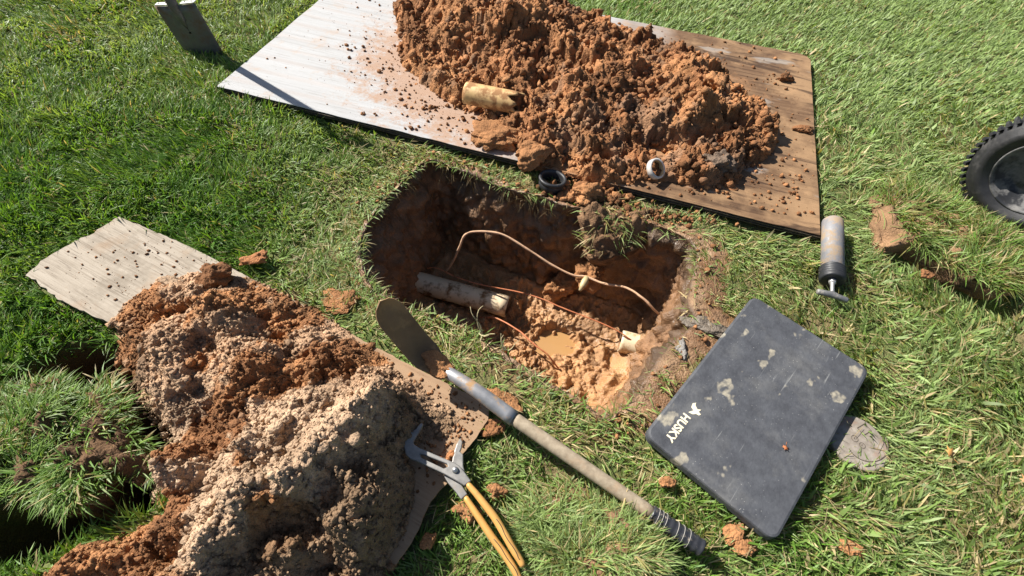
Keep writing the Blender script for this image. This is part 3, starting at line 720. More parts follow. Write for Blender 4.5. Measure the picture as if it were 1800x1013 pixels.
# crumbs lying loose on the boards and round the hole
def build_loose():
    P, R_, Cc = [], [], []
    def scatter(n, cx, cy, sx, sy, z, rmin, rmax, pw=3, test=None):
        x = RNG.normal(cx, sx, n); y = RNG.normal(cy, sy, n)
        if test is not None:
            ok = test(x, y); x, y = x[ok], y[ok]
        r = rmin + (rmax - rmin) * RNG.random(len(x)) ** pw
        zz = z(x, y) if callable(z) else np.full(len(x), z)
        P.append(np.stack([x, y, zz + r * 0.35], -1)); R_.append(r); Cc.append(np.where(RNG.random(len(x))[:, None] < 0.6, CLAYB * 0.9, CLAY) * RNG.uniform(0.7, 1.15, len(x))[:, None])
    onply = lambda x, y: (polydist(x, y, PLY) > 0.015) & (polydist(x, y, PILE1) < 0.01)
    scatter(1100, -0.56, 2.15, 0.13, 0.25, PLY_Z, 0.0008, 0.010, 7, onply)
    scatter(160, -0.8, 2.1, 0.25, 0.3, PLY_Z, 0.001, 0.005, 4, onply)
    scatter(600, -0.3, 1.74, 0.12, 0.10, PLY_Z, 0.0008, 0.012, 7, onply)
    scatter(1200, 0.75, 1.42, 0.3, 0.10, PLY_Z, 0.0008, 0.011, 6, onply)
    scatter(300, 1.05, 1.95, 0.12, 0.25, PLY_Z, 0.0015, 0.010, 4, onply)
    scatter(60, -0.12, 1.56, 0.06, 0.05, PLY_Z, 0.002, 0.016, 3, onply)
    scatter(250, 0.6, 2.4, 0.3, 0.12, PLY_Z, 0.0015, 0.010, 4, onply)
    onb = lambda x, y: (polydist(x, y, BOARD) > 0.01) & (polydist(x, y, PILE2) < 0.01)
    scatter(260, -1.15, 0.86, 0.16, 0.09, 0.035, 0.001, 0.006, 4, onb)
    scatter(1200, -0.17, 0.42, 0.08, 0.07, 0.035, 0.0008, 0.007, 5, onb)
    rim = resample(PIT, 0); sel = RNG.integers(0, len(rim), 900)
    rx = rim[sel, 0] + RNG.normal(0, 0.04, 900); ry = rim[sel, 1] + RNG.normal(0, 0.04, 900)
    back = (polydist(rx, ry, PIT) < -0.004) & ((rx > 0.25) | (ry > 1.2)); rx, ry = rx[back], ry[back]; r = 0.002 + 0.009 * RNG.random(len(rx)) ** 4
    P.append(np.stack([rx, ry, 0.012 + r * 0.4], -1)); R_.append(r); Cc.append(np.where(RNG.random(len(rx))[:, None] < 0.5, CLAYB, CLAY) * RNG.uniform(0.7, 1.1, len(rx))[:, None])
    # spill between the sheet and the hole
    scatter(420, 0.26, 1.335, 0.075, 0.022, 0.012, 0.004, 0.020, 2, lambda x, y: (polydist(x, y, PIT) < -0.01) & (polydist(x, y, PLY) < -0.01))
    scatter(200, 0.50, 1.25, 0.10, 0.02, 0.012, 0.003, 0.013, 3, lambda x, y: (polydist(x, y, PIT) < -0.01) & (polydist(x, y, PLY) < -0.01))
    # floor of the hole
    fx = RNG.uniform(0.0, 0.5, 300); fy = RNG.uniform(0.6, 1.15, 300); ok = polydist(fx, fy, PIT) > 0.07; fx, fy = fx[ok], fy[ok]
    o = crumbs('loose_dirt', np.vstack(P), np.concatenate(R_), np.vstack(Cc), SOIL)
    tag(o, 'crumbs of orange clay strewn over the boards and grass', 'dirt crumbs', kind='stuff')
build_loose()

def clod(loc, size, label, color, seed, rot=0.0, name='dirt_clod', cat='clod', mat=None, group=None, sink=0.55):
    v, f = lump_shape(5 if max(size) > 0.045 else 4, seed, 0.55); s = np.array(size)
    v = v * s; c, si = math.cos(rot), math.sin(rot)
    v = np.stack([v[:, 0] * c - v[:, 1] * si, v[:, 0] * si + v[:, 1] * c, v[:, 2]], -1)
    n = fbm(v[:, 0] * 40, v[:, 1] * 40, v[:, 2] * 40, seed=seed)
    o = mesh_np(name, v, f, mat or SOIL, col=np.asarray(color) * (1 + 0.25 * n)[:, None])
    o.location = (loc[0], loc[1], loc[2] + s[2] * sink)
    return tag(o, label, cat, group)
G0 = 0.012
clod((-0.645, 2.50, PLY_Z), (0.052, 0.05, 0.045), 'round brown clod apart from the mound at the upper left of the plywood', CLAYB, 201)
clod((-0.47, 2.60, PLY_Z + 0.02), (0.085, 0.07, 0.065), 'big knobbly clod on the upper left end of the clay mound', CLAYB, 202)
clod((-0.115, 1.575, PLY_Z), (0.085, 0.062, 0.036), 'flat smooth slab of clay below the stained pipe piece', CLAY * 0.85, 203, -0.2)
clod((0.76, 1.84, 0.17), (0.028, 0.045, 0.03), 'square edged brick of clay on the right side of the mound', CLAY * 1.1, 204, 0.2)
clod((1.19, 2.13, PLY_Z), (0.030, 0.026, 0.02), 'small dark clod alone on the right end of the plywood', CLAYB * 0.8, 205)
clod((1.17, 1.76, PLY_Z), (0.040, 0.022, 0.014), 'crumbling clod at the right rim of the plywood', CLAYB, 206)
clod((0.745, 1.47, PLY_Z + 0.02), (0.07, 0.055, 0.045), 'grey brown clay lump at the foot of the mound near the white ring', GREYC, 207)
clod((0.05, 1.47, PLY_Z + 0.01), (0.075, 0.055, 0.04), 'smooth faced clay lump at the near edge of the plywood', CLAY * 0.9, 208, 0.5)
clod((-0.06, 1.535, PLY_Z), (0.036, 0.03, 0.018), 'crumbly little clod by the plywood edge left of the smooth clay lump', CLAY, 209)
clod((0.245, 1.315, G0), (0.060, 0.045, 0.035), 'orange clod on the grass between black ring and hole', CLAY, 210)
clod((-0.82, 0.92, G0 + 0.015), (0.040, 0.028, 0.014), 'flat orange clod on the grass above the sandy mound', REDC * 1.15, 211, 0.4)
clod((-0.52, 0.80, G0 - 0.004), (0.060, 0.042, 0.010), 'flat tan clod on the grass left of the shovel blade', CLAY * 0.8, 212)
clod((-0.005, 0.272, G0), (0.026, 0.022, 0.018), 'orange clod on the grass right of the plier pivot', CLAY * 0.9, 213)
clod((0.852, 0.196, G0 - 0.004), (0.028, 0.019, 0.009), 'flat orange clod on the grass below the kneeling pad', CLAY * 1.05, 214, -0.4)
clod((0.565, 0.215, G0 - 0.004), (0.030, 0.018, 0.009), 'pinkish clod by the lower corner of the kneeling pad', CLAY * 1.1, 215, 0.5)
clod((0.59, 0.183, G0 - 0.004), (0.028, 0.019, 0.009), 'cracked clay pat below the lower corner of the kneeling pad', CLAY, 216, 0.1)
clod((0.415, 0.318, G0 + 0.01), (0.018, 0.015, 0.010), 'small tan clod between shovel handle and kneeling pad', CLAY, 217)
clod((-0.07, 0.225, G0), (0.030, 0.022, 0.012), 'flat tan clod left of the plier grips', CLAY * 0.85, 218)
clod((-0.155, 0.152, G0 + 0.004), (0.020, 0.018, 0.014), 'small orange clod on the grass beside the lower end of the board', CLAY, 219)
clod((0.00, 0.505, G0), (0.055, 0.032, 0.014), 'flat tan clay pat beside the shovel socket', CLAY * 0.8, 220, -0.5)
clod((-0.02, 0.43, G0), (0.034, 0.026, 0.02), 'clay pat against the right end of the splintered board', CLAYB * 1.1, 221)
clod((-0.90, 0.82, 0.05), (0.055, 0.045, 0.036), 'dark round clod at the top of the sandy mound', CLAYB * 0.8, 222)
clod((-1.03, 0.80, 0.036), (0.035, 0.022, 0.018), 'small clod with a broken face at the upper left of the sandy mound', SANDC * 0.8, 223)
clod((1.365, 1.03, G0 + 0.02), (0.022, 0.018, 0.012), 'small red brown clod in the grass right of the grey cylinder', CLAYB * 1.2, 224)
clod((-0.125, 0.345, 0.035), (0.012, 0.012, 0.010), 'tiny orange clod on the board between the plier jaws', REDC * 1.3, 225)
clod((-0.16, 0.335, 0.035), (0.013, 0.011, 0.009), 'tiny red clod on the board near the hooked jaw', REDC * 1.2, 226)

_m = [(0.614,0.789)][0]
clod((_m[0], _m[1], 0.0), (0.075, 0.035, 0.016), 'flat dark mud slab between the hole and the kneeling pad', np.array([0.15, 0.12, 0.09]), 242, -0.2, mat=MUD)
_m = [(0.515,0.704)][0]
clod((_m[0], _m[1], 0.0), (0.018, 0.032, 0.014), 'small grey wet stone lump left of the kneeling pad corner', np.array([0.22, 0.20, 0.18]), 243, -0.2, mat=MUD)
# ------------------------------------------------------------------ grass
def blades(base, n_seg_len, az, lean, bend, width, col, twist=None):
    """arrays for N blades: 7 vertices, 2 quads and a tip triangle each"""
    N = len(base); L = n_seg_len
    S = np.array([0.0, 0.38, 0.74, 1.0]); W = np.array([0.85, 1.0, 0.72])
    ca, sa = np.cos(az), np.sin(az)
    tw = (np.zeros(N) if twist is None else twist)
    wa = az + math.pi / 2 + tw; wx, wy = np.cos(wa), np.sin(wa)
    V = np.zeros((N, 7, 3)); sl, cl = np.sin(lean), np.cos(lean)
    for k, s in enumerate(S):
        h = L * (sl * s + bend * s * s * cl); z = L * (cl * s - bend * s * s * sl * 0.9 - 0.35 * bend * bend * s * s)
        p = np.stack([base[:, 0] + ca * h, base[:, 1] + sa * h, base[:, 2] + z], -1)
        if k < 3:
            q = np.stack([wx, wy, 0.25 * np.sin(tw * 3)], -1) * (width * 0.5 * W[k])[:, None]
            V[:, 2 * k] = p - q; V[:, 2 * k + 1] = p + q
        else: V[:, 6] = p
    b = (np.arange(N) * 7)[:, None]
    Q = np.concatenate([b + np.array([0, 1, 3, 2]), b + np.array([2, 3, 5, 4])]); T = b + np.array([4, 5, 6])
    C = np.repeat(col, 7, 0)
    return V.reshape(-1, 3), Q, T, C

def grass_color(n, dry, lush, rng):
    """lush 0..1 deep green to sage, dry 0..1 share of straw"""
    deep = np.array([0.085, 0.190, 0.022]); mid = np.array([0.158, 0.255, 0.050]); sage = np.array([0.245, 0.325, 0.120]); straw = np.array([0.46, 0.37, 0.20]); olive = np.array([0.25, 0.225, 0.075])
    l = np.clip(lush + rng.normal(0, 0.22, n), 0, 1)[:, None]
    c = np.where(l > 0.5, mid + (deep - mid) * (l - 0.5) * 2, sage + (mid - sage) * l * 2)
    r = rng.random(n); d = (r < dry)[:, None]; d2 = (r < dry * 0.45)[:, None]
    c = np.where(d, olive, c); c = np.where(d2, straw, c)
    return c * rng.uniform(0.60, 1.40, n)[:, None]

def build_lawn():
    rng = np.random.default_rng(5)
    def pts(n, x0, x1, y0, y1):
        return rng.uniform(x0, x1, n), rng.uniform(y0, y1, n)
    X, Y = [], []
    for n, a in ((640000, (-3.5, 3.7, -0.3, 3.9)), (30000, (-5.5, 5.7, -1.5, 6.0))):
        x, y = pts(n, *a); X.append(x); Y.append(y)
    x, y = np.concatenate(X), np.concatenate(Y)
    dp = polydist(x, y, PIT)
    keep = dp < 0.010 * (np.sin(x * 40) + np.cos(y * 37)) * 0.5
    keep &= polydist(x, y, PLY) < -0.004 
    keep &= polydist(x, y, BOARD) < -0.006
    keep &= polydist(x, y, PILE2) < 0.015
    keep &= polydist(x, y, PAD_C) < 0.012
    keep &= polydist(x, y, TUFT) < 0.01
    keep &= polydist(x, y, SODR) < 0.0
    keep &= polydist(x, y, SODL) < 0.0
    keep &= linedist(x, y, TRENCH) > 0.065
    keep &= ((x + 1.17) / 0.16) ** 2 + ((y - 0.125) / 0.09) ** 2 > 1
    keep &= linedist(x, y, SODGAP) > 0.03
    keep &= np.hypot(x - LID_C[0], y - LID_C[1]) > 0.046 + 0.03 * fbm(x * 30, y * 30, seed=136)
    keep &= linedist(x, y, [CYL_A, CYL_B]) > 0.028
    bare = np.maximum(sstep(-0.02, 0.02, polydist(x, y, MUDPATCH)), 0.8 * sstep(0.36, 0.56, fbm(x * 5, y * 5, seed=131) + 0.22 * sstep(-0.45, 0.0, dp) + 0.10 * fbm(x * 22, y * 22, seed=132) - 0.25 * (y > 1.9) - 0.3 * (x < -0.9)))
    bare = np.maximum(bare, 0.8 * (1 - sstep(0.03, 0.06, np.abs(dp + 0.02))) * ((x > 0.12) & (y > 1.1)))
    bare = np.maximum(bare, 0.85 * sstep(0.0, 0.04, 0.06 - np.hypot((x - 0.24) / 1.8, y - 0.325)))
    wedge = 0.18 + 0.82 * sstep(0.35, -0.15, np.abs(x) - (0.92 * y + 1.25))
    keep &= rng.random(len(x)) < wedge * (0.62 + 0.38 * sstep(2.4, 1.1, y))
    keep &= rng.random(len(x)) > bare * 0.95
    x, y, dp = x[keep], y[keep], dp[keep]; n = len(x)
    left = sstep(-0.3, -1.7, x + 0.25 * fbm(x * 2, y * 2, seed=139)) * sstep(2.3, 1.0, y); right = sstep(0.5, 1.1, x); farr = sstep(1.6, 2.4, y)
    nearhole = sstep(-0.45, -0.02, dp)
    patch = fbm(x * 3.2, y * 3.2, seed=133); clump = fbm(x * 14, y * 14, seed=134, octaves=3)
    lush = np.clip(0.48 + 0.5 * left - 0.42 * right - 0.12 * farr - 0.22 * nearhole * (1 - right) + 0.5 * patch, 0, 1)
    dry = np.clip(0.10 + 0.22 * nearhole + 0.10 * right * (1 - farr) + 0.25 * patch * (1 - left) - 0.14 * left - 0.05 * farr, 0.03, 0.8)
    L = (0.040 + 0.014 * left + 0.006 * right * (1 - farr) - 0.004 * nearhole) * rng.uniform(0.55, 1.35, n) * (1 + 0.35 * clump)
    wide = (rng.random(n) < 0.30 * right * (1 - 0.8 * farr) * sstep(-0.3, 0.3, patch + clump)); W = rng.uniform(0.0022, 0.0048, n) * (1 + 0.15 * left); W[wide] *= rng.uniform(1.5, 2.6, wide.sum()); L[wide] *= 1.05
    lay = 3.0 * vnoise(x * 2.1, y * 2.1, seed=137) + 2.2 * vnoise(x * 9, y * 9, seed=138)
    az = lay + rng.normal(0, 0.9, n)
    # the far lawn is combed one way, blades at the rim hang into the hole
    comb = farr * (x > 0); az = np.where(rng.random(n) < comb * 0.8, 0.5 + rng.normal(0, 0.5, n), az)
    inx, iny = 0.06 - x, 0.96 - y; rimz = (dp > -0.05) & (rng.random(n) < 0.32)
    az = np.where(rimz, np.arctan2(iny, inx) + rng.normal(0, 0.9, n), az)
    lean = np.clip(rng.normal(0.55 + 0.15 * right + 0.25 * nearhole - 0.1 * left + 0.3 * rimz, 0.28, n), 0.05, 1.45)
    bend = rng.uniform(0.1, 0.75, n)
    z = ground_z(x, y) - 0.004
    z = np.where(dp > -0.06, np.maximum(z, 0.004), z)
    W *= 1 + 0.45 * sstep(1.2, 2.4, y)
    out = np.hypot(x - 0.1, y - 1.6) > 3.6; L[out] *= 1.2; W[out] *= 2.2
    col = grass_color(n, dry, lush, rng)
    V, Q, T, C = blades(np.stack([x, y, z], -1), L, az, lean, bend, W, col, rng.normal(0, 0.6, n))
    o = mesh_np('lawn_grass', V, [Q, T], GRASS, col=C)
    tag(o, 'mown green lawn grass around the dug hole', 'grass', kind='stuff')
    # trodden straw lying flat
    m = 6000; x, y = pts(m, -1.7, 2.0, 0.0, 1.9)
    k = (polydist(x, y, PIT) < -0.01) & (polydist(x, y, PLY) < -0.02) & (polydist(x, y, BOARD) < -0.02) & (polydist(x, y, PILE2) < -0.03) & (polydist(x, y, PAD_C) < -0.02) & (x > -0.75) & (linedist(x, y, [CYL_A, CYL_B]) > 0.06)
    x, y = x[k], y[k]; m = len(x)
    colr = np.array([0.44, 0.35, 0.19]) * rng.uniform(0.6, 1.2, m)[:, None]
    V, Q, T, C = blades(np.stack([x, y, ground_z(x, y) + rng.uniform(0.008, 0.03, m)], -1), rng.uniform(0.015, 0.06, m), rng.uniform(0, 6.28, m), np.full(m, 1.5), rng.uniform(0.0, 0.15, m), rng.uniform(0.001, 0.0025, m), colr)
    tag(mesh_np('dry_grass', V, [Q, T], GRASS, col=C), 'dry straw coloured clippings lying in the lawn', 'dry grass', kind='stuff')
build_lawn()

def sod(name, label, outline, zf, thick, nbl, blen, lush, dry, soilcol, bare=None, seed=0, lean=0.6, hang=0.0, width=1.0, edges=0.5):
    """a cut piece of turf: earth body with its own grass"""
    rng = np.random.default_rng(300 + seed)
    loop = resample(outline, 0)[::4]; n = len(loop); c = loop.mean(0); rows = []
    for t in np.linspace(0, 1, 26): 
        xy = c + (loop - c) * t; rows.append(np.column_stack([xy, zf(xy[:, 0], xy[:, 1]) - 0.025 * t ** 6]))
    top = rows[-1]
    for t in np.linspace(0, 1, 10)[1:]:
        xy = c + (loop - c) * (1 + 0.03 * math.sin(t * 3.1) - 0.10 * t); rows.append(np.column_stack([xy, top[:, 2] - thick * t]))
    V = np.vstack(rows)
    d = 0.014 * fbm(V[:, 0] * 18, V[:, 1] * 18, V[:, 2] * 18, seed=140 + seed) + 0.012 * (0.5 - worley3(V, 0.03, 141 + seed)) + 0.006 * (0.5 - worley3(V, 0.012, 142))
    d = d * 2.2; V[:, 2] += d; dirn = V[:, :2] - c; dirn /= np.linalg.norm(dirn, axis=1)[:, None] + 1e-6
    side = np.repeat(np.arange(len(rows)) >= 24, n); V[:, :2] += dirn * (d * side)[:, None]
    cn = fbm(V[:, 0] * 22, V[:, 1] * 22, V[:, 2] * 22, seed=143)
    root = empty(name, (0, 0, 0)); tag(root, label, 'sod')
    mesh_np('soil', V, grid_faces(len(rows), n, True), SOIL, root, np.asarray(soilcol) * (1 + 0.35 * cn)[:, None])
    lo, hi = loop.min(0), loop.max(0); x = rng.uniform(lo[0], hi[0], nbl * 2); y = rng.uniform(lo[1], hi[1], nbl * 2)
    dd = polydist(x, y, loop); k = dd > 0.0
    if bare is not None: k &= rng.random(len(x)) > bare(x, y)
    k &= rng.random(len(x)) > 0.7 * sstep(0.35, 0.6, fbm(x * 20, y * 20, seed=144 + seed))
    x, y, dd = x[k][:nbl], y[k][:nbl], dd[k][:nbl]; m = len(x)
    az = 2.5 * vnoise(x * 8, y * 8, seed=145 + seed) + rng.normal(0, 0.9, m)
    out = np.arctan2(y - c[1], x - c[0]); edge = (dd < 0.06) & (rng.random(m) < edges); az = np.where(edge, out + rng.normal(0, 0.7, m), az)
    le = np.clip(rng.normal(lean + 0.25 * edge, 0.3, m), 0.05, 1.5)
    zz = zf(x, y) - 0.025 * (1 - np.clip(dd / 0.05, 0, 1)) * 0.5 - 0.004
    pt = fbm(x * 10, y * 10, seed=146 + seed)
    col = grass_color(m, np.clip(dry + 0.4 * pt, 0, 1), np.clip(lush + 0.3 * pt, 0, 1), rng)
    Vb, Q, T, C = blades(np.stack([x, y, zz], -1), blen * rng.uniform(0.5, 1.35, m), az, le, rng.uniform(0.15, 0.9, m) + hang, width * rng.uniform(0.002, 0.0042, m), col, rng.normal(0, 0.6, m))
    g = mesh_np('grass', Vb, [Q, T], GRASS, root, C); g['kind'] = 'stuff'
    return root
DARKSOIL = np.array([0.13, 0.075, 0.04]); BROWNSOIL = np.array([0.24, 0.14, 0.075])
sod('sod_clump', 'raised clump of green turf at the left edge beside the sandy mound', SODL, lambda x, y: 0.055 + 0.05 * fbm(x * 7, y * 7, seed=150) + 0.02 * fbm(x * 22, y * 22, seed=155), 0.22, 4300, 0.044, 0.60, 0.20, DARKSOIL, seed=1, lean=0.85, edges=0.3, bare=lambda x, y: 0.75 * (1 - sstep(0.02, 0.05, linedist(x, y, [(-1.1, 0.33), (-0.93, 0.30), (-0.88, 0.24)]))))
sod('sod_clump', 'torn up strip of turf with an earthy end near the black wheel', SODR, lambda x, y: 0.058 + 0.010 * np.exp(-((x - 1.30) / 0.07) ** 2 - ((y - 1.27) / 0.09) ** 2) + 0.03 * fbm(x * 9, y * 9, seed=151) + 0.02 * fbm(x * 28, y * 28, seed=156), 0.08, 5200, 0.055, 0.35, 0.25, BROWNSOIL, seed=2, bare=lambda x, y: np.maximum(0.97 * sstep(0.02, -0.02, (x - 1.36) + 0.02 * fbm(x * 20, y * 20, seed=152)), 0.75 * (1 - sstep(0.02, 0.045, linedist(x, y, [(1.40, 1.34), (1.52, 1.20), (1.48, 1.12)])))))
sod('sod_clump', 'pale tousled tuft of turf lying over the shovel handle near the bottom', TUFT, lambda x, y: 0.042 + 0.055 * np.exp(-((x - 0.30) / 0.11) ** 2 - ((y - 0.14) / 0.10) ** 2) + 0.022 * fbm(x * 10, y * 10, seed=153) - 0.025 * sstep(0.22, 0.30, y) * sstep(0.40, 0.25, x), 0.10, 5600, 0.050, 0.02, 0.30, BROWNSOIL, seed=3, lean=0.8, width=0.9, bare=lambda x, y: 0.85 * sstep(0.21, 0.27, y) * sstep(0.32, 0.24, x))
HANG = [(0.22, 1.30), (0.34, 1.30), (0.44, 1.27), (0.50, 1.22), (0.42, 1.155), (0.32, 1.125), (0.26, 1.15), (0.235, 1.21)]
sod('sod_clump', 'loose sod clump hanging over the back edge of the hole', HANG, lambda x, y: 0.02 - 0.10 * sstep(1.25, 1.12, y) + 0.012 * fbm(x * 12, y * 12, seed=154), 0.06, 520, 0.042, 0.2, 0.55, DARKSOIL * 1.4, seed=4, lean=1.0, hang=0.2, edges=0.3, bare=lambda x, y: 0.5 + 0 * x)

# roots and fringes of turf dangling over the back rim
def build_fringe():
    rng = np.random.default_rng(77); rim = resample(PIT, 0)
    sel = [i for i in range(len(rim)) if rim[i, 1] > 1.12 or rim[i, 0] < -0.3]
    idx = rng.choice([i for i in sel if fbm(rim[i:i+1, 0] * 9, rim[i:i+1, 1] * 9, seed=7)[0] > 0.05], 340); p = rim[idx]; inw = np.array([0.06, 0.96]) - p; inw /= np.linalg.norm(inw, axis=1)[:, None]
    base = np.column_stack([p - inw * rng.uniform(-0.02, 0.015, 340)[:, None], rng.uniform(-0.05, 0.012, 340)])
    az = np.arctan2(inw[:, 1], inw[:, 0]) + rng.normal(0, 0.5, 340)
    col = np.array([0.25, 0.18, 0.09]) * rng.uniform(0.4, 1.4, 340)[:, None]
    V, Q, T, C = blades(base, rng.uniform(0.01, 0.055, 340), az, rng.uniform(0.6, 2.4, 340), rng.uniform(0.0, 1.2, 340), rng.uniform(0.0006, 0.0016, 340), col)
    tag(mesh_np('root_fringe', V, [Q, T], GRASS, col=C), 'fringe of dry roots and stems hanging into the hole', 'roots', kind='stuff')
build_fringe()
def sprig(loc, label, seed, h=0.06):
    rng = random.Random(seed); t = simple('dry_stem_%d' % seed, (0.42, 0.36, 0.20), 0.8)
    root = empty('root_sprig', loc); tag(root, label, 'sprig')
    for k in range(5):
        a = rng.uniform(0, 6.28); p = [(0, 0, 0)]
        for i in range(4):
            q = p[-1]; a += rng.uniform(-0.8, 0.8); p.append((q[0] + 0.3 * h / 3 * math.cos(a) * 1.6, q[1] + 0.3 * h / 3 * math.sin(a) * 1.6, q[2] + h / 4 * rng.uniform(0.3, 1.1)))
        tube('stem', spline(p, 9), np.linspace(0.0022, 0.0009, 9), t, root, 5)
sprig((-0.08, 0.715, 0.01), 'pale branching root sprig at the front rim near the long pipe', 5, 0.10)
sprig((-0.005, 0.665, 0.01), 'bleached root tangle at the front rim right of the sprig', 8, 0.06)

# ------------------------------------------------------------------ pipes, wires
PVC = simple('dirty_pvc', (0.72, 0.57, 0.38), 0.45, vary=0.12, scale=9, dirt=(0.20, 0.105, 0.045), dirt_scale=16, dirt_at=0.54)
PVCC = simple('clean_pvc', (0.66, 0.55, 0.37), 0.45, vary=0.12, scale=9, dirt=(0.42, 0.24, 0.11), dirt_scale=18, dirt_at=0.55)
PVCO = simple('stained_pvc', (0.62, 0.40, 0.17), 0.5, vary=0.25, scale=14, dirt=(0.30, 0.15, 0.06), dirt_scale=24, dirt_at=0.49)
INNER = simple('pipe_inside', (0.30, 0.17, 0.09), 0.8)
def pipe(name, label, a, b, ro, wall, mat, cat='pipe', jag=0.0, arc=None, seed=0):
    a, b = Vector(a), Vector(b); d = b - a; L = d.length; n = 40; m = 16
    q = d.to_track_quat('Z', 'Y'); rng = np.random.default_rng(seed)
    root = empty(name, a); root.rotation_mode = 'QUATERNION'; root.rotation_quaternion = q; tag(root, label, cat)
    full = arc is None
    th = np.linspace(0, 2 * math.pi, n, endpoint=False) if full else np.linspace(arc[0], arc[1], n)
    endz = L + jag * fbm(np.cos(th) * 2.1 + seed, np.sin(th) * 2.1, seed=seed) * 2
    def shell(r, flip):
        zz = np.linspace(0, 1, m)[:, None] * endz[None]
        V = np.stack([r * np.cos(th)[None] + 0 * zz, r * np.sin(th)[None] + 0 * zz, zz], -1).reshape(-1, 3)
        F = grid_faces(m, n, full); return V, (F[:, ::-1] if flip else F)
    Vo, Fo = shell(ro, False); Vi, Fi = shell(ro - wall, True)
    k = m * n; i = np.arange(n if full else n - 1); j = (i + 1) % n
    ends = [np.stack([(m - 1) * n + i, (m - 1) * n + j, k + (m - 1) * n + j, k + (m - 1) * n + i], -1), np.stack([j, i, k + i, k + j], -1)]
    if not full:
        r_ = np.arange(m - 1) * n
        ends.append(np.stack([r_, r_ + n, k + r_ + n, k + r_], -1)); e = r_ + n - 1
        ends.append(np.stack([e + n, e, k + e, k + e + n], -1))
    mesh_np('outer_wall', np.vstack([Vo, Vi]), np.vstack([Fo] + [f + 0 for f in ends]), mat, root)
    mesh_np('inner_wall', Vi * np.array([1, 1, 1.0]), Fi, INNER, root)
    return root
pipe('drain_pipe', 'long muddy white pipe jutting from the left wall of the hole', (-0.46, 1.178, -0.385), (-0.013, 1.078, -0.40), 0.0445, 0.0055, PVC, seed=3)
stub = pipe('drain_pipe', 'short cut end of white pipe in the right wall of the hole', (0.60, 0.918, -0.405), (0.442, 0.956, -0.405), 0.0445, 0.0055, PVCC, seed=4)
_V, _F = tube_arrays([(0, 0, 0.0), (0, 0, 0.055), (0, 0, 0.075), (0, 0, 0.095)], [0.056, 0.062, 0.060, 0.047], 28)
mesh_np('coupling', _V + 0.004 * fbm(_V[:, 0] * 40, _V[:, 1] * 40, _V[:, 2] * 40, seed=9)[:, None], [_F[0], np.vstack(_F[1:])], MUD, stub, np.tile(np.array([0.33, 0.20, 0.105]), (len(_V), 1)))
zf1 = float(PF1.at(-0.13, 1.70))
pipe('pipe_piece', 'orange stained broken piece of pipe lying on the clay mound', (-0.235, 1.755, 0.115), (-0.03, 1.695, 0.125), 0.0445, 0.005, PVCO, jag=0.02, arc=(-0.4, 3.7), seed=6)
# white ring cut from the pipe, tilted on the heap
rr = empty('pipe_ring', (0.50, 1.41, 0.085)); rr.rotation_mode = 'QUATERNION'; rr.rotation_quaternion = Vector((0.50, -0.42, 0.75)).to_track_quat('Z', 'Y'); tag(rr, 'white ring cut from a pipe stuck in the clay mound', 'pipe ring')
rr.scale = (0.85, 0.85, 0.85)
lathe('outer_wall', [(0.036, -0.012), (0.0445, -0.013), (0.0445, 0.012), (0.036, 0.011)], simple('ring_pvc', (0.58, 0.54, 0.50), 0.4, vary=0.08, dirt=(0.45, 0.25, 0.10), dirt_at=0.62), rr, 40)
lathe('inner_wall', [(0.036, 0.011), (0.0358, -0.012)], simple('ring_inside', (0.60, 0.42, 0.22), 0.6), rr, 40)
RUB = simple('black_rubber', (0.022, 0.023, 0.026), 0.5, vary=0.3, scale=40, dirt=(0.13, 0.11, 0.09), dirt_scale=30, dirt_at=0.66)
rb = empty('rubber_ring', (0.122, 1.362, 0.022), (-0.12, 0.08, 0)); tag(rb, 'black rubber ring on the grass at the plywood edge', 'rubber ring')
lathe('sleeve', [(0.040, -0.012), (0.049, -0.014), (0.050, 0.012), (0.047, 0.016), (0.052, 0.020), (0.053, 0.028), (0.049, 0.031), (0.042, 0.030), (0.040, 0.022), (0.0395, -0.012)], RUB, rb, 44)

def wire(name, label, pts, r, mat, n=60, seed=0, wob=0.003):
    P = spline(pts, n); t = np.linspace(0, 1, n) * 9
    P = P + wob * np.stack([fbm(t, t * 0, seed=160 + seed), fbm(t, t * 0 + 5, seed=161 + seed), fbm(t, t * 0 + 9, seed=162 + seed)], -1)
    rad = r * (1 + 0.22 * fbm(t * 4, t * 0, seed=163 + seed))
    root = empty(name, tuple(pts[0])); tag(root, label, 'wire')
    o = tube('sheath', P - np.array(pts[0]), rad, mat, root, 8)
    return root, P
TANW = simple('muddy_sheath', (0.58, 0.36, 0.22), 0.85, vary=0.3, scale=40, dirt=(0.30, 0.16, 0.08), dirt_scale=40, dirt_at=0.6, bump=0.4)
w0, P0 = wire('buried_cable', 'thick mud coated cable arching across the back of the hole', [(-0.30, 1.21, -0.40), (*[(-0.254,1.201)][0], -0.30), (*[(-0.213,1.195)][0], -0.18), (*[(-0.191,1.206)][0], -0.12), (*[(-0.159,1.226)][0], -0.12), (*[(-0.056,1.221)][0], -0.12), (*[(0.055,1.179)][0], -0.15), (*[(0.146,1.139)][0], -0.18), (*[(0.230,1.112)][0], -0.20), (*[(0.279,1.111)][0], -0.205), (*[(0.352,1.079)][0], -0.20), (*[(0.424,1.059)][0], -0.19), (*[(0.483,1.018)][0], -0.19), (*[(0.530,0.991)][0], -0.22), (*[(0.577,0.998)][0], -0.27)], 0.0044, TANW, 110)
spl = tube('splice', np.array([(*[(0.283,1.112)][0], -0.205), (*[(0.275,1.093)][0], -0.21), (*[(0.266,1.075)][0], -0.215), (*[(0.256,1.056)][0], -0.22)]) - np.array([-0.30, 1.21, -0.40]), [0.009, 0.014, 0.012, 0.005], simple('splice_cap', (0.48, 0.38, 0.20), 0.5, dirt=(0.30, 0.17, 0.08), dirt_scale=30), w0, 12)
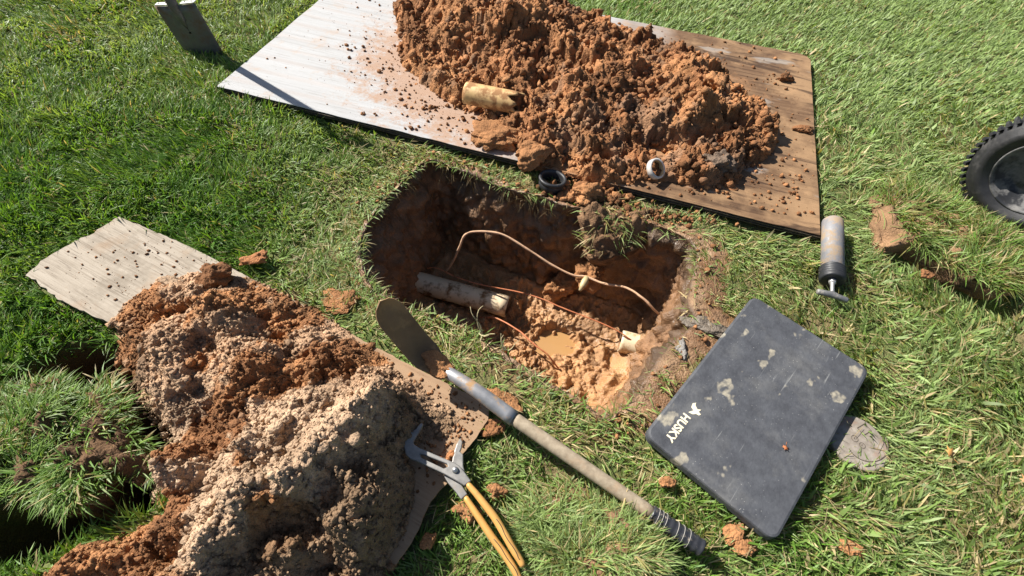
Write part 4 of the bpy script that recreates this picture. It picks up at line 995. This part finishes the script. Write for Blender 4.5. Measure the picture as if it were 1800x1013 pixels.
ORW = simple('orange_sheath', (0.50, 0.17, 0.075), 0.5, vary=0.25, scale=25, dirt=(0.36, 0.19, 0.08), dirt_scale=20, dirt_at=0.62)
wire('tracer_wire', 'thin orange wire stretched over the hole floor past the pipe ends', [(-0.36, 1.22, -0.36), (-0.311, 1.205, -0.34), (-0.162, 1.145, -0.34), (0.07, 1.10, -0.335), (0.229, 1.037, -0.33), (0.405, 0.973, -0.345), (0.468, 0.94, -0.36), (0.52, 0.93, -0.40)], 0.0026, ORW, 80, 2)
wire('tracer_wire', 'short orange wire rising out of the clay in front of the long pipe', [(-0.14, 1.06, -0.47), (-0.061, 1.02, -0.40), (0.033, 0.961, -0.38), (0.102, 0.903, -0.385), (0.157, 0.868, -0.40), (0.20, 0.84, -0.45)], 0.0034, ORW, 50, 4)
clod((*[(0.308,1.145)][0], -0.245), (0.055, 0.05, 0.045), 'lump of clay clinging to the cable splice in the hole', CLAY * 0.9, 240, mat=SOIL, sink=0)
clod((*[(0.201,1.187)][0], -0.39), (0.075, 0.06, 0.06), 'heap of crumbled clay under the cable in the hole', CLAY, 241, 0.3, sink=0)

# ------------------------------------------------------------------ upright spade
STEEL = simple('worn_steel', (0.16, 0.155, 0.15), 0.55, metal=0.6, vary=0.3, scale=18, dirt=(0.13, 0.085, 0.05), dirt_scale=9, dirt_at=0.52)
BRIGHT = simple('worn_tread', (0.55, 0.54, 0.52), 0.55, vary=0.2, scale=60, dirt=(0.25, 0.13, 0.07), dirt_at=0.64, dirt_scale=60)
DARKST = simple('dark_paint', (0.035, 0.035, 0.035), 0.5, vary=0.3, dirt=(0.11, 0.08, 0.05), dirt_at=0.6)
def build_spade():
    root = empty('garden_spade', (-1.490, 2.103, 0.0), (0.0, -0.13, -0.02)); tag(root, 'square bladed spade standing upright in the lawn at the upper left', 'spade')
    bm = bmesh.new(); nu, nv = 14, 10; top, bot = 0.218, -0.09; vs = []
    for j in range(nv + 1):
        for i in range(nu + 1):
            u = i / nu * 2 - 1; t = j / nv; w = 0.095 - 0.006 * t
            vs.append(bm.verts.new((u * w, -0.012 * (1 - u * u) * (1 - 0.5 * t), top + (bot - top) * t)))
    for j in range(nv):
        for i in range(nu): bm.faces.new((vs[j * (nu + 1) + i], vs[j * (nu + 1) + i + 1], vs[(j + 1) * (nu + 1) + i + 1], vs[(j + 1) * (nu + 1) + i]))
    o = mesh_bm('blade', bm, STEEL, root, True); s = o.modifiers.new('solid', 'SOLIDIFY'); s.thickness = 0.0028; s.offset = 0
    for sx in (-1, 1):
        pts = [(sx * 0.026, -0.006), (sx * 0.091, 0.0), (sx * 0.092, 0.022), (sx * 0.030, 0.019)]
        if sx < 0: pts = pts[::-1]
        tr = extrude_poly('tread', pts, 0.2185, 0.2215, BRIGHT, root, bevel=0.0006)
        for k in (0.045, 0.076):
            lathe('rivet', [(0.0001, 0.2235), (0.003, 0.2232), (0.0038, 0.2205)], DARKST, tr, 10).location = (sx * k, 0.010, 0)
    V, F = tube_arrays([(0, -0.010, 0.10), (0, -0.012, 0.16), (0, -0.010, 0.22), (0, -0.004, 0.30)], [0.006, 0.017, 0.022, 0.020], 14, [0.003, 0.012, 0.020, 0.020])
    mesh_np('socket', V, [F[0], np.vstack(F[1:])], STEEL, root)
    tube('shaft', [(0, -0.004, 0.26), (0, -0.004, 0.5), (0, -0.004, 0.7), (0, -0.004, 0.86)], 0.0175, DARKST, root, 14)
    hp = spline([(0, -0.004, 0.85), (-0.035, -0.004, 0.90), (-0.055, -0.004, 0.955), (-0.055, -0.004, 0.985), (0.055, -0.004, 0.985), (0.055, -0.004, 0.955), (0.035, -0.004, 0.90), (0, -0.004, 0.85)], 50)
    tube('handle', hp, 0.0125, DARKST, root, 10)
build_spade()

# ------------------------------------------------------------------ long shovel lying by the hole
WOODH = None
def mat_handle():
    t = NT('worn_ash'); gv = t.mapping((60, 60, 3)); n = t.noise(1.0, 5, 0.65, gv); n2 = t.noise(14, 5, 0.7)
    c = t.ramp(n, [(0.3, (0.24, 0.185, 0.125)), (0.6, (0.37, 0.30, 0.21)), (0.8, (0.44, 0.37, 0.27))])
    c = t.mix(t.ramp(n2, [(0.55, 0), (0.75, 0.7)]), c, (0.33, 0.20, 0.11)); t.set(c, 0.75); t.bump(n, 0.3, 0.002); return t.m
def build_shovel():
    N0 = Vector((-0.165, 0.545, 0.105)); E = Vector((0.470, 0.172, 0.050))          # neck and handle end
    ax = (E - N0).normalized(); L = (E - N0).length
    root = empty('trench_shovel', (E.x, E.y, E.z)); tag(root, 'long handled shovel lying with its round tipped blade propped up over the hole', 'shovel')
    def loc(p): return np.array(p) - np.array(E[:])
    def along(s, dz=0): p = N0 + ax * s; return (p.x, p.y, p.z + dz)
    # blade: rises towards the sun at about fifty degrees
    hd = Vector((-ax.x, -ax.y, 0)).normalized(); rise = math.radians(50); Lb = 0.255; lat = Vector((hd.y, -hd.x, 0))
    bm = bmesh.new(); nu, nv = 16, 26; grid = []
    for j in range(nv + 1):
        t = j / nv; s = Lb * t
        w = 0.017 + 0.024 * min(1, (t / 0.22)) ** 0.7
        if t > 0.78: w *= math.sqrt(max(0.0, 1 - ((t - 0.78) / 0.22) ** 2)) * 0.97 + 0.03
        ang = rise * 1.06 * min(1.0, 0.15 + t * 1.9)
        if j == 0: c = N0.copy()
        else: c = c + (hd * math.cos(ang) + Vector((0, 0, 1)) * math.sin(ang)) * (Lb / nv)
        nrm = (Vector((0, 0, 1)) * math.cos(ang) - hd * math.sin(ang))
        for i in range(nu + 1):
            u = i / nu * 2 - 1; dish = 0.016 * (u * u - 1) * (0.3 + 0.7 * min(1, w / 0.05))
            p = c + lat * (u * w) + nrm * (dish + (0.014 * max(0, 1 - t * 4) * (1 - u * u)))
            grid.append(bm.verts.new(tuple(loc(p))))
    for j in range(nv):
        for i in range(nu): bm.faces.new((grid[j * (nu + 1) + i], grid[j * (nu + 1) + i + 1], grid[(j + 1) * (nu + 1) + i + 1], grid[(j + 1) * (nu + 1) + i]))
    bst = simple('shovel_blade', (0.21, 0.12, 0.055), 0.75, metal=0.05, vary=0.35, scale=10, dirt=(0.36, 0.21, 0.095), dirt_scale=13, dirt_at=0.56)
    b = mesh_bm('blade', bm, bst, root, True); s = b.modifiers.new('solid', 'SOLIDIFY'); s.thickness = 0.0026; s.offset = 0
    # mud packed at the neck
    v, f = lump_shape(4, 260, 0.4); v = v * np.array([0.050, 0.032, 0.018]); a = math.atan2(ax.y, ax.x); v = np.stack([v[:, 0] * math.cos(a) - v[:, 1] * math.sin(a), v[:, 0] * math.sin(a) + v[:, 1] * math.cos(a), v[:, 2]], -1)
    mesh_np('caked_mud', v + loc(along(-0.018, 0.008)), f, SOIL, root, np.tile(CLAY * 1.1, (len(v), 1)))
    sock = simple('socket_steel', (0.30, 0.30, 0.31), 0.5, metal=0.5, vary=0.3, scale=26, dirt=(0.36, 0.22, 0.11), dirt_scale=22, dirt_at=0.57)
    P = np.array([loc(along(s, 0.012 * math.sin(min(1, s / 0.2) * 3.14))) for s in np.linspace(-0.045, 0.222, 14)])
    P[0, 2] += 0.006; P[1, 2] -= 0.002; P[2, 2] -= 0.003
    tube('socket', P, np.concatenate([[0.004, 0.009, 0.013], np.linspace(0.0165, 0.0205, 11)]), sock, root, 18)
    P = np.array([loc(along(s)) for s in np.linspace(0.215, L - 0.125, 20)]); hd_o = tube('handle', P, np.linspace(0.0172, 0.0166, 20), mat_handle(), root, 18)
    P = np.array([loc(along(s)) for s in np.linspace(L - 0.13, L, 40)]); k = np.arange(40)
    tube('tape_grip', P, 0.0195 + 0.0009 * np.sin(k * 1.35), simple('black_tape', (0.030, 0.031, 0.036), 0.35, vary=0.3, scale=50, dirt=(0.30, 0.25, 0.19), dirt_scale=60, dirt_at=0.62), root, 18)
    # white scuffed wrap lines on the tape
    lin = simple('tape_edge', (0.35, 0.33, 0.30), 0.7)
    S = np.array([-ax.y, ax.x, 0]); S /= np.linalg.norm(S); U = np.cross(np.array(ax[:]), S)
    for w0_, turns, pitch in ((0.118, 3.0, 0.010), (0.07, 3.0, 0.015)):
        th = np.linspace(0, 2 * math.pi * turns, 60)
        ctr = np.array([loc(along(L - w0_ + pitch * q / 6.283)) for q in th])
        tube('wrap_edge', ctr + (S[None] * np.cos(th)[:, None] + U[None] * np.sin(th)[:, None]) * 0.0205, 0.0007, lin, root, 5)
build_shovel()

# ------------------------------------------------------------------ big slip joint pliers
def build_pliers():
    Z = 0.072
    steel = simple('plier_steel', (0.25, 0.24, 0.225), 0.5, metal=0.4, vary=0.35, scale=35, dirt=(0.24, 0.20, 0.15), dirt_scale=22, dirt_at=0.62)
    orange = simple('orange_grip', (0.56, 0.30, 0.085), 0.42, vary=0.16, scale=24, dirt=(0.32, 0.17, 0.06), dirt_scale=26, dirt_at=0.62)
    A = [(-0.202,0.410), (-0.209,0.408), (-0.217,0.394), (-0.232,0.382), (-0.240,0.369), (-0.239,0.349), (-0.231,0.330), (-0.217,0.320), (-0.204,0.317), (-0.133,0.291), (-0.099,0.276), (-0.081,0.267), (-0.067,0.279), (-0.086,0.300), (-0.100,0.313), (-0.110,0.318), (-0.201,0.348), (-0.216,0.356), (-0.218,0.363), (-0.212,0.377), (-0.201,0.403)]
    SLOT = [(-0.197,0.332), (-0.190,0.333), (-0.128,0.314), (-0.125,0.308), (-0.134,0.303), (-0.191,0.324)]
    B = [(-0.105,0.383), (-0.098,0.373), (-0.099,0.358), (-0.102,0.349), (-0.093,0.342), (-0.090,0.315), (-0.082,0.296), (-0.096,0.280), (-0.073,0.252), (-0.086,0.239), (-0.101,0.255), (-0.121,0.273), (-0.135,0.291), (-0.118,0.296), (-0.118,0.333), (-0.115,0.343), (-0.116,0.348), (-0.112,0.368)]
    o = [(-0.113,0.319)][0]
    root = empty('slip_joint_pliers', (o[0], o[1], 0.03)); tag(root, 'large pliers with orange grips lying across the end of the board', 'pliers')
    def L(pts): return [(p[0] - o[0], p[1] - o[1]) for p in pts]
    extrude_poly('hooked_jaw', L(A), Z - 0.03 - 0.006, Z - 0.03 + 0.006, steel, root, holes=[L(SLOT)], bevel=0.0022)
    extrude_poly('lower_jaw', L(B), Z - 0.03 - 0.018, Z - 0.03 - 0.0068, steel, root, bevel=0.0022)
    c = [(-0.107,0.301)][0]
    lathe('pivot_bolt', [(0.0001, 0.0105), (0.004, 0.0100), (0.0066, 0.0075), (0.0078, 0.004), (0.0082, -0.02), (0.0001, -0.02)], simple('bolt_steel', (0.45, 0.45, 0.45), 0.35, metal=0.8), root, 22).location = (c[0] - o[0], c[1] - o[1], Z - 0.03 + 0.004)
    G1 = [(-0.075,0.273), (-0.052,0.252), (-0.028,0.228), (-0.003,0.202), (0.019,0.173), (0.041,0.143), (0.058,0.122), (0.065,0.111)]
    G2 = [(-0.078,0.246), (-0.059,0.224), (-0.033,0.194), (-0.006,0.163), (0.022,0.134), (0.045,0.106), (0.061,0.082), (0.071,0.061)]
    for nm, P, zz in (('grip', G1, Z - 0.03), ('grip', G2, Z - 0.043)):
        m = len(P); path = spline([(p[0] - o[0], p[1] - o[1], zz - 0.018 * (i / (m - 1)) ** 1.5) for i, p in enumerate(P)], 40); t = np.linspace(0, 1, 40)
        w = 0.0068 + 0.0022 * np.sin(t * 3.0) ; w[-3:] *= (0.95, 0.8, 0.5); w[:2] *= (0.8, 1.0)
        gp = tube(nm, path, w, orange, root, 16, flat=np.minimum(w, 0.0098) * 1.05)
        # split in the dipped plastic along the top
        k = slice(17, 34); S = path[k].copy(); S[:, 2] += np.minimum(w[k], 0.0098) * 1.03; S[:, 0] += 0.0015 * np.sin(np.arange(17) * 0.7)
        tube('split', S, 0.0009, DARKST, gp, 5)
build_pliers()

# ------------------------------------------------------------------ kneeling pad
def build_pad():
    o = Vector((0.364, 0.427)); a = (Vector((0.653, 0.209)) - o); b = (Vector((0.759, 0.897)) - o)
    La, Lb = 0.3655, 0.606; bd = b.normalized(); rot = math.atan2(bd.y, bd.x) - math.pi / 2      # local x across, y along
    root = empty('kneeling_pad', (o.x, o.y, 0.018), (0, 0, rot)); tag(root, 'dusty black foam kneeling pad with cream lettering on the grass', 'kneeling pad')
    t = NT('pad_foam')
    base = t.ramp(t.noise(26, 5, 0.65), [(0.3, (0.044, 0.046, 0.053)), (0.7, (0.080, 0.084, 0.094))])
    dust = t.ramp(t.noise(7, 6, 0.7), [(0.50, 0.0), (0.74, 0.38)]); base = t.mix(dust, base, (0.22, 0.215, 0.20))
    blot = t.ramp(t.noise(9.5, 3, 0.5, t.mapping((1.7, 1.25, 1))), [(0.63, 0.0), (0.665, 0.85)]); base = t.mix(t.mix(1.0, blot, t.ramp(t.noise(60, 4, 0.7), [(0.35, 0.35), (0.6, 1.0)]), 'MULTIPLY'), base, (0.36, 0.32, 0.24))
    speck = t.ramp(t.vor(110), [(0.06, 1.0), (0.13, 0.0)]); speck = t.mix(1.0, speck, t.ramp(t.noise(12, 3), [(0.42, 0.0), (0.62, 0.8)]), 'MULTIPLY')
    base = t.mix(speck, base, (0.40, 0.39, 0.36))
    scr = t.ramp(t.noise(1.0, 2, 0.5, t.mapping((120, 7, 1), (0, 0, 0.5))), [(0.66, 0.0), (0.72, 0.4)]); base = t.mix(t.mix(1.0, scr, t.ramp(t.noise(6, 2), [(0.5, 0.0), (0.6, 1.0)]), 'MULTIPLY'), base, (0.3, 0.3, 0.29))
    t.set(base, 0.62, spec=0.35); t.bump(t.math('ADD', t.noise(120, 3), t.math('MULTIPLY', t.noise(9, 3), 0.8)), 0.25, 0.004)
    pts = []; r = 0.026
    for cx, cy, a0 in ((r, r, math.pi), (La - r, r, 1.5 * math.pi), (La - r, Lb - r, 0), (r, Lb - r, 0.5 * math.pi)):
        for k in range(9): q = a0 + k / 8 * math.pi / 2; pts.append((cx + r * math.cos(q), cy + r * math.sin(q)))
    extrude_poly('foam_slab', pts, 0.0, 0.036, t.m, root, bevel=0.007).data.polygons
    ink = simple('cream_print', (0.74, 0.66, 0.47), 0.6, vary=0.15, scale=80, dirt=(0.30, 0.27, 0.2), dirt_scale=60, dirt_at=0.68)
    cu = bpy.data.curves.new('lettering', 'FONT'); cu.body = 'HUSKY'; cu.size = 0.036; cu.extrude = 0.0004; cu.offset = 0.0011; cu.space_character = 1.02
    tmp = bpy.data.objects.new('lettering_tmp', cu); COL.objects.link(tmp)
    bpy.context.view_layer.update()
    me = bpy.data.meshes.new_from_object(tmp.evaluated_get(bpy.context.evaluated_depsgraph_get()))
    bpy.data.objects.remove(tmp)
    me.materials.clear(); me.materials.append(ink)
    lt = link(bpy.data.objects.new('lettering', me), root)
    lt.location = (0.045, 0.122, 0.0366); lt.rotation_euler = (0, 0, -math.pi / 2); lt.scale = (0.80, 0.82, 1)
    em = [(0.0, 0.0), (0.012, 0.003), (0.018, 0.010), (0.026, 0.012), (0.028, 0.018), (0.020, 0.020), (0.022, 0.030), (0.014, 0.024), (0.004, 0.030), (0.002, 0.038), (-0.004, 0.030), (-0.001, 0.018), (0.008, 0.014)]
    extrude_poly('emblem', [(p[0], p[1]) for p in em], 0.0362, 0.0370, ink, root).location = (0.052, 0.130, 0)
    return root
build_pad()
def leaf(loc, label, size, color, rot, seed=0, tilt=(0.2, 0.1)):
    root = empty('fallen_leaf', loc, (tilt[0], tilt[1], rot)); tag(root, label, 'leaf')
    pts = [(0, -1), (0.25, -0.5), (0.75, -0.35), (0.5, -0.05), (0.85, 0.45), (0.3, 0.3), (0.1, 1.0), (-0.15, 0.35), (-0.7, 0.6), (-0.45, 0.0), (-0.8, -0.4), (-0.25, -0.45)]
    m = simple('leaf_%d' % seed, color, 0.7, vary=0.3, scale=120)
    bm = bmesh.new(); c = bm.verts.new((0, 0, 0.15 * size)); vs = [bm.verts.new((x * size, y * size, 0.25 * size * (x * x) + 0.1 * size * y)) for x, y in pts]
    for i in range(len(vs)): bm.faces.new((c, vs[i], vs[(i + 1) % len(vs)]))
    b = mesh_bm('leaf_blade', bm, m, root, True); s = b.modifiers.new('solid', 'SOLIDIFY'); s.thickness = 0.0006
    tube('stalk', [(0, -size, 0), (0.1 * size, -1.4 * size, 0.001), (0.1 * size, -1.8 * size, 0.002)], 0.0006, m, root, 5)
_lf = [(0.724,0.414)][0]
leaf((_lf[0], _lf[1], 0.0565), 'tiny orange brown leaf lying on the black kneeling pad', 0.010, (0.36, 0.12, 0.04), 2.6, 1)
_lf = [(1.163,0.434)][0]
leaf((_lf[0], _lf[1], 0.045), 'curled orange leaf in the grass right of the stone lid', 0.018, (0.45, 0.22, 0.06), 0.4, 2)
_lf = [(1.327,0.370)][0]
leaf((_lf[0], _lf[1], 0.045), 'brown leaf in the grass at the right edge', 0.022, (0.40, 0.20, 0.08), 1.4, 3)

# ------------------------------------------------------------------ utility lid half under the pad
def build_lid():
    root = empty('utility_lid', (LID_C[0], LID_C[1], -0.012), (0.0, 0.03, 0.5)); tag(root, 'round grey concrete utility lid in the grass beside the kneeling pad', 'lid')
    t = NT('lid_concrete'); n = t.noise(40, 6, 0.65); c = t.ramp(n, [(0.3, (0.17, 0.14, 0.11)), (0.6, (0.29, 0.25, 0.21)), (0.8, (0.36, 0.32, 0.27))])
    c = t.mix(t.ramp(t.noise(14, 5, 0.7), [(0.55, 0.0), (0.68, 0.8)]), c, (0.30, 0.18, 0.13)); t.set(c, 0.9); t.bump(n, 0.5, 0.003)
    P = [(0.075 * math.cos(k / 40 * 2 * math.pi), 0.075 * math.sin(k / 40 * 2 * math.pi)) for k in range(40)]
    extrude_poly('disc', P, 0.0, 0.035, t.m, root, bevel=0.004)
    dk = simple('lid_groove', (0.10, 0.08, 0.06), 0.95)
    def ring(path, r): tube('groove', np.array([(p[0], p[1], 0.0352) for p in path]), r, dk, root, 6)
    ring([(0.028, 0.030), (0.058, 0.030), (0.058, 0.008), (0.028, 0.008), (0.028, 0.030)], 0.0013)
    th = np.linspace(0.2, 3.4, 30); ring([(0.02 + 0.06 * math.cos(-a), -0.012 + 0.045 * math.sin(-a)) for a in th], 0.0014)
    for cx, cy, r in ((-0.002, 0.012, 0.0085), (0.002, -0.010, 0.0075)):
        a = np.linspace(0, 6.283, 22); ring([(cx + r * math.cos(q), cy + r * math.sin(q)) for q in a], 0.0008)
        ring([(cx - r * 0.3, cy), (cx + r * 0.3, cy + r * 0.3)], 0.0008)
build_lid()

# ------------------------------------------------------------------ cylinder with plug and T handle
def build_cylinder():
    A, B = Vector((*CYL_A, 0.046)), Vector((*CYL_B, 0.043)); d = (B - A).normalized(); L = (B - A).length
    root = empty('test_plug', A); root.rotation_mode = 'QUATERNION'; root.rotation_quaternion = d.to_track_quat('Z', 'Y'); tag(root, 'grey cylinder with black rubber collar and T handle on the grass', 'pipe plug')
    grey = simple('scuffed_grey', (0.20, 0.197, 0.205), 0.5, vary=0.15, scale=16, dirt=(0.29, 0.215, 0.145), dirt_scale=22, dirt_at=0.50, bump=0.2)
    R_ = 0.0340
    lathe('tube_body', [(0.0001, 0.0), (R_ - 0.006, 0.0), (R_ - 0.001, 0.003), (R_, 0.008), (R_, L - 0.045), (0.0001, L - 0.045)][::-1], grey, root, 36)
    z0 = L - 0.052; prof = [(0.0001, z0)]
    for k in range(15): prof.append((R_ + 0.0035 + 0.0016 * math.sin(k * 2.1), z0 + 0.001 + k * 0.0032))
    prof += [(R_ + 0.004, L - 0.004), (R_ - 0.004, L), (0.016, L - 0.004), (0.0001, L - 0.004)]
    lathe('rubber_collar', prof[::-1], RUB, root, 36)
    ms = simple('rod_steel', (0.42, 0.41, 0.40), 0.45, metal=0.6, dirt=(0.3, 0.24, 0.18), dirt_at=0.6)
    lathe('nut', [(0.0001, L + 0.010), (0.011, L + 0.010), (0.012, L + 0.006), (0.012, L - 0.003)], ms, root, 6)
    lathe('rod', [(0.0001, L + 0.06), (0.0065, L + 0.06), (0.006, L + 0.02), (0.008, L + 0.008), (0.008, L - 0.004)], ms, root, 14)
    hb = mesh_bm('t_handle', bmesh.new(), ms, root)
    hb.data.clear_geometry()
    V, F = tube_arrays([(-0.046, 0, L + 0.062), (-0.042, 0, L + 0.062), (-0.015, 0, L + 0.059), (0, 0, L + 0.057), (0.015, 0, L + 0.059), (0.042, 0, L + 0.062), (0.046, 0, L + 0.062)], [0.008, 0.0095, 0.0095, 0.012, 0.0095, 0.0095, 0.008], 12)
    bpy.data.objects.remove(hb)
    hb = mesh_np('t_handle', V, [F[0], np.vstack(F[1:])], simple('handle_steel', (0.20, 0.20, 0.20), 0.5, metal=0.5, dirt=(0.3, 0.27, 0.22), dirt_at=0.55), root)
build_cylinder()

# ------------------------------------------------------------------ wheel at the right edge
def build_wheel():
    R_ = 0.207
    az = math.radians(-143.3)
    root = empty('pneumatic_wheel', (1.775, 1.35, R_ - 0.012)); root.rotation_mode = 'QUATERNION'
    root.rotation_quaternion = Vector((math.cos(az), math.sin(az), 0)).to_track_quat('Z', 'Y')        # local z = axle, towards the camera
    tag(root, 'black pneumatic wheel standing on the lawn at the right edge', 'wheel')
    tyre = simple('tyre_rubber', (0.022, 0.022, 0.024), 0.55, vary=0.3, scale=30, dirt=(0.055, 0.052, 0.05), dirt_scale=12, dirt_at=0.58, bump=0.15, bscale=300)
    rimm = simple('rim_paint', (0.024, 0.025, 0.028), 0.38, vary=0.2, scale=20, dirt=(0.16, 0.155, 0.15), dirt_scale=9, dirt_at=0.50)
    prof = [(0.126, -0.004), (0.130, 0.004), (0.150, 0.010), (0.152, 0.012), (0.170, 0.012), (0.172, 0.010), (0.190, 0.002), (0.203, -0.012), (0.207, -0.03), (0.210, -0.055), (0.207, -0.08), (0.203, -0.098), (0.190, -0.112), (0.150, -0.120), (0.126, -0.110)]
    ty = lathe('tyre', prof[::-1], tyre, root, 72)
    bm = bmesh.new(); bmesh.ops.create_cube(bm, size=1.0)
    for v in bm.verts:
        v.co = Vector((v.co.x * 0.011, v.co.y * (0.013 if v.co.x < 0 else 0.010), v.co.z * 0.036))
    me0 = mesh_bm('tread_lug', bm, tyre, ty); me0.matrix_parent_inverse.identity(); first = me0
    n = 52
    for k in range(n):
        for side in (0, 1):
            q = (k + 0.5 * side) / n * 2 * math.pi
            o = first if (k == 0 and side == 0) else link(bpy.data.objects.new('tread_lug', first.data), ty)
            rr_, zz = 0.2065, (-0.020 if side == 0 else -0.090)
            o.location = (rr_ * math.cos(q), rr_ * math.sin(q), zz); o.rotation_euler = (0, 0.30 if side == 0 else -0.30, 0)
            o.rotation_mode = 'XYZ'; o.rotation_euler = (Matrix.Rotation(q, 3, 'Z') @ Matrix.Rotation(0.42 if side == 0 else -0.42, 3, 'Y')).to_euler()
    rim = lathe('rim', [(0.128, -0.016), (0.131, -0.001), (0.129, 0.005), (0.124, 0.004), (0.119, -0.004), (0.115, -0.022), (0.102, -0.030), (0.096, -0.045), (0.070, -0.055), (0.060, -0.048), (0.040, -0.046), (0.026, -0.046), (0.026, -0.03), (0.0001, -0.03)][::-1], rimm, root, 64)
    lathe('hub', [(0.024, -0.046), (0.024, -0.012), (0.020, -0.008), (0.012, -0.008), (0.011, 0.010), (0.0001, 0.010)][::-1], rimm, root, 24)
    lathe('axle', [(0.0105, -0.30), (0.0105, 0.004), (0.0001, 0.004)][::-1], STEEL, root, 16)
build_wheel()
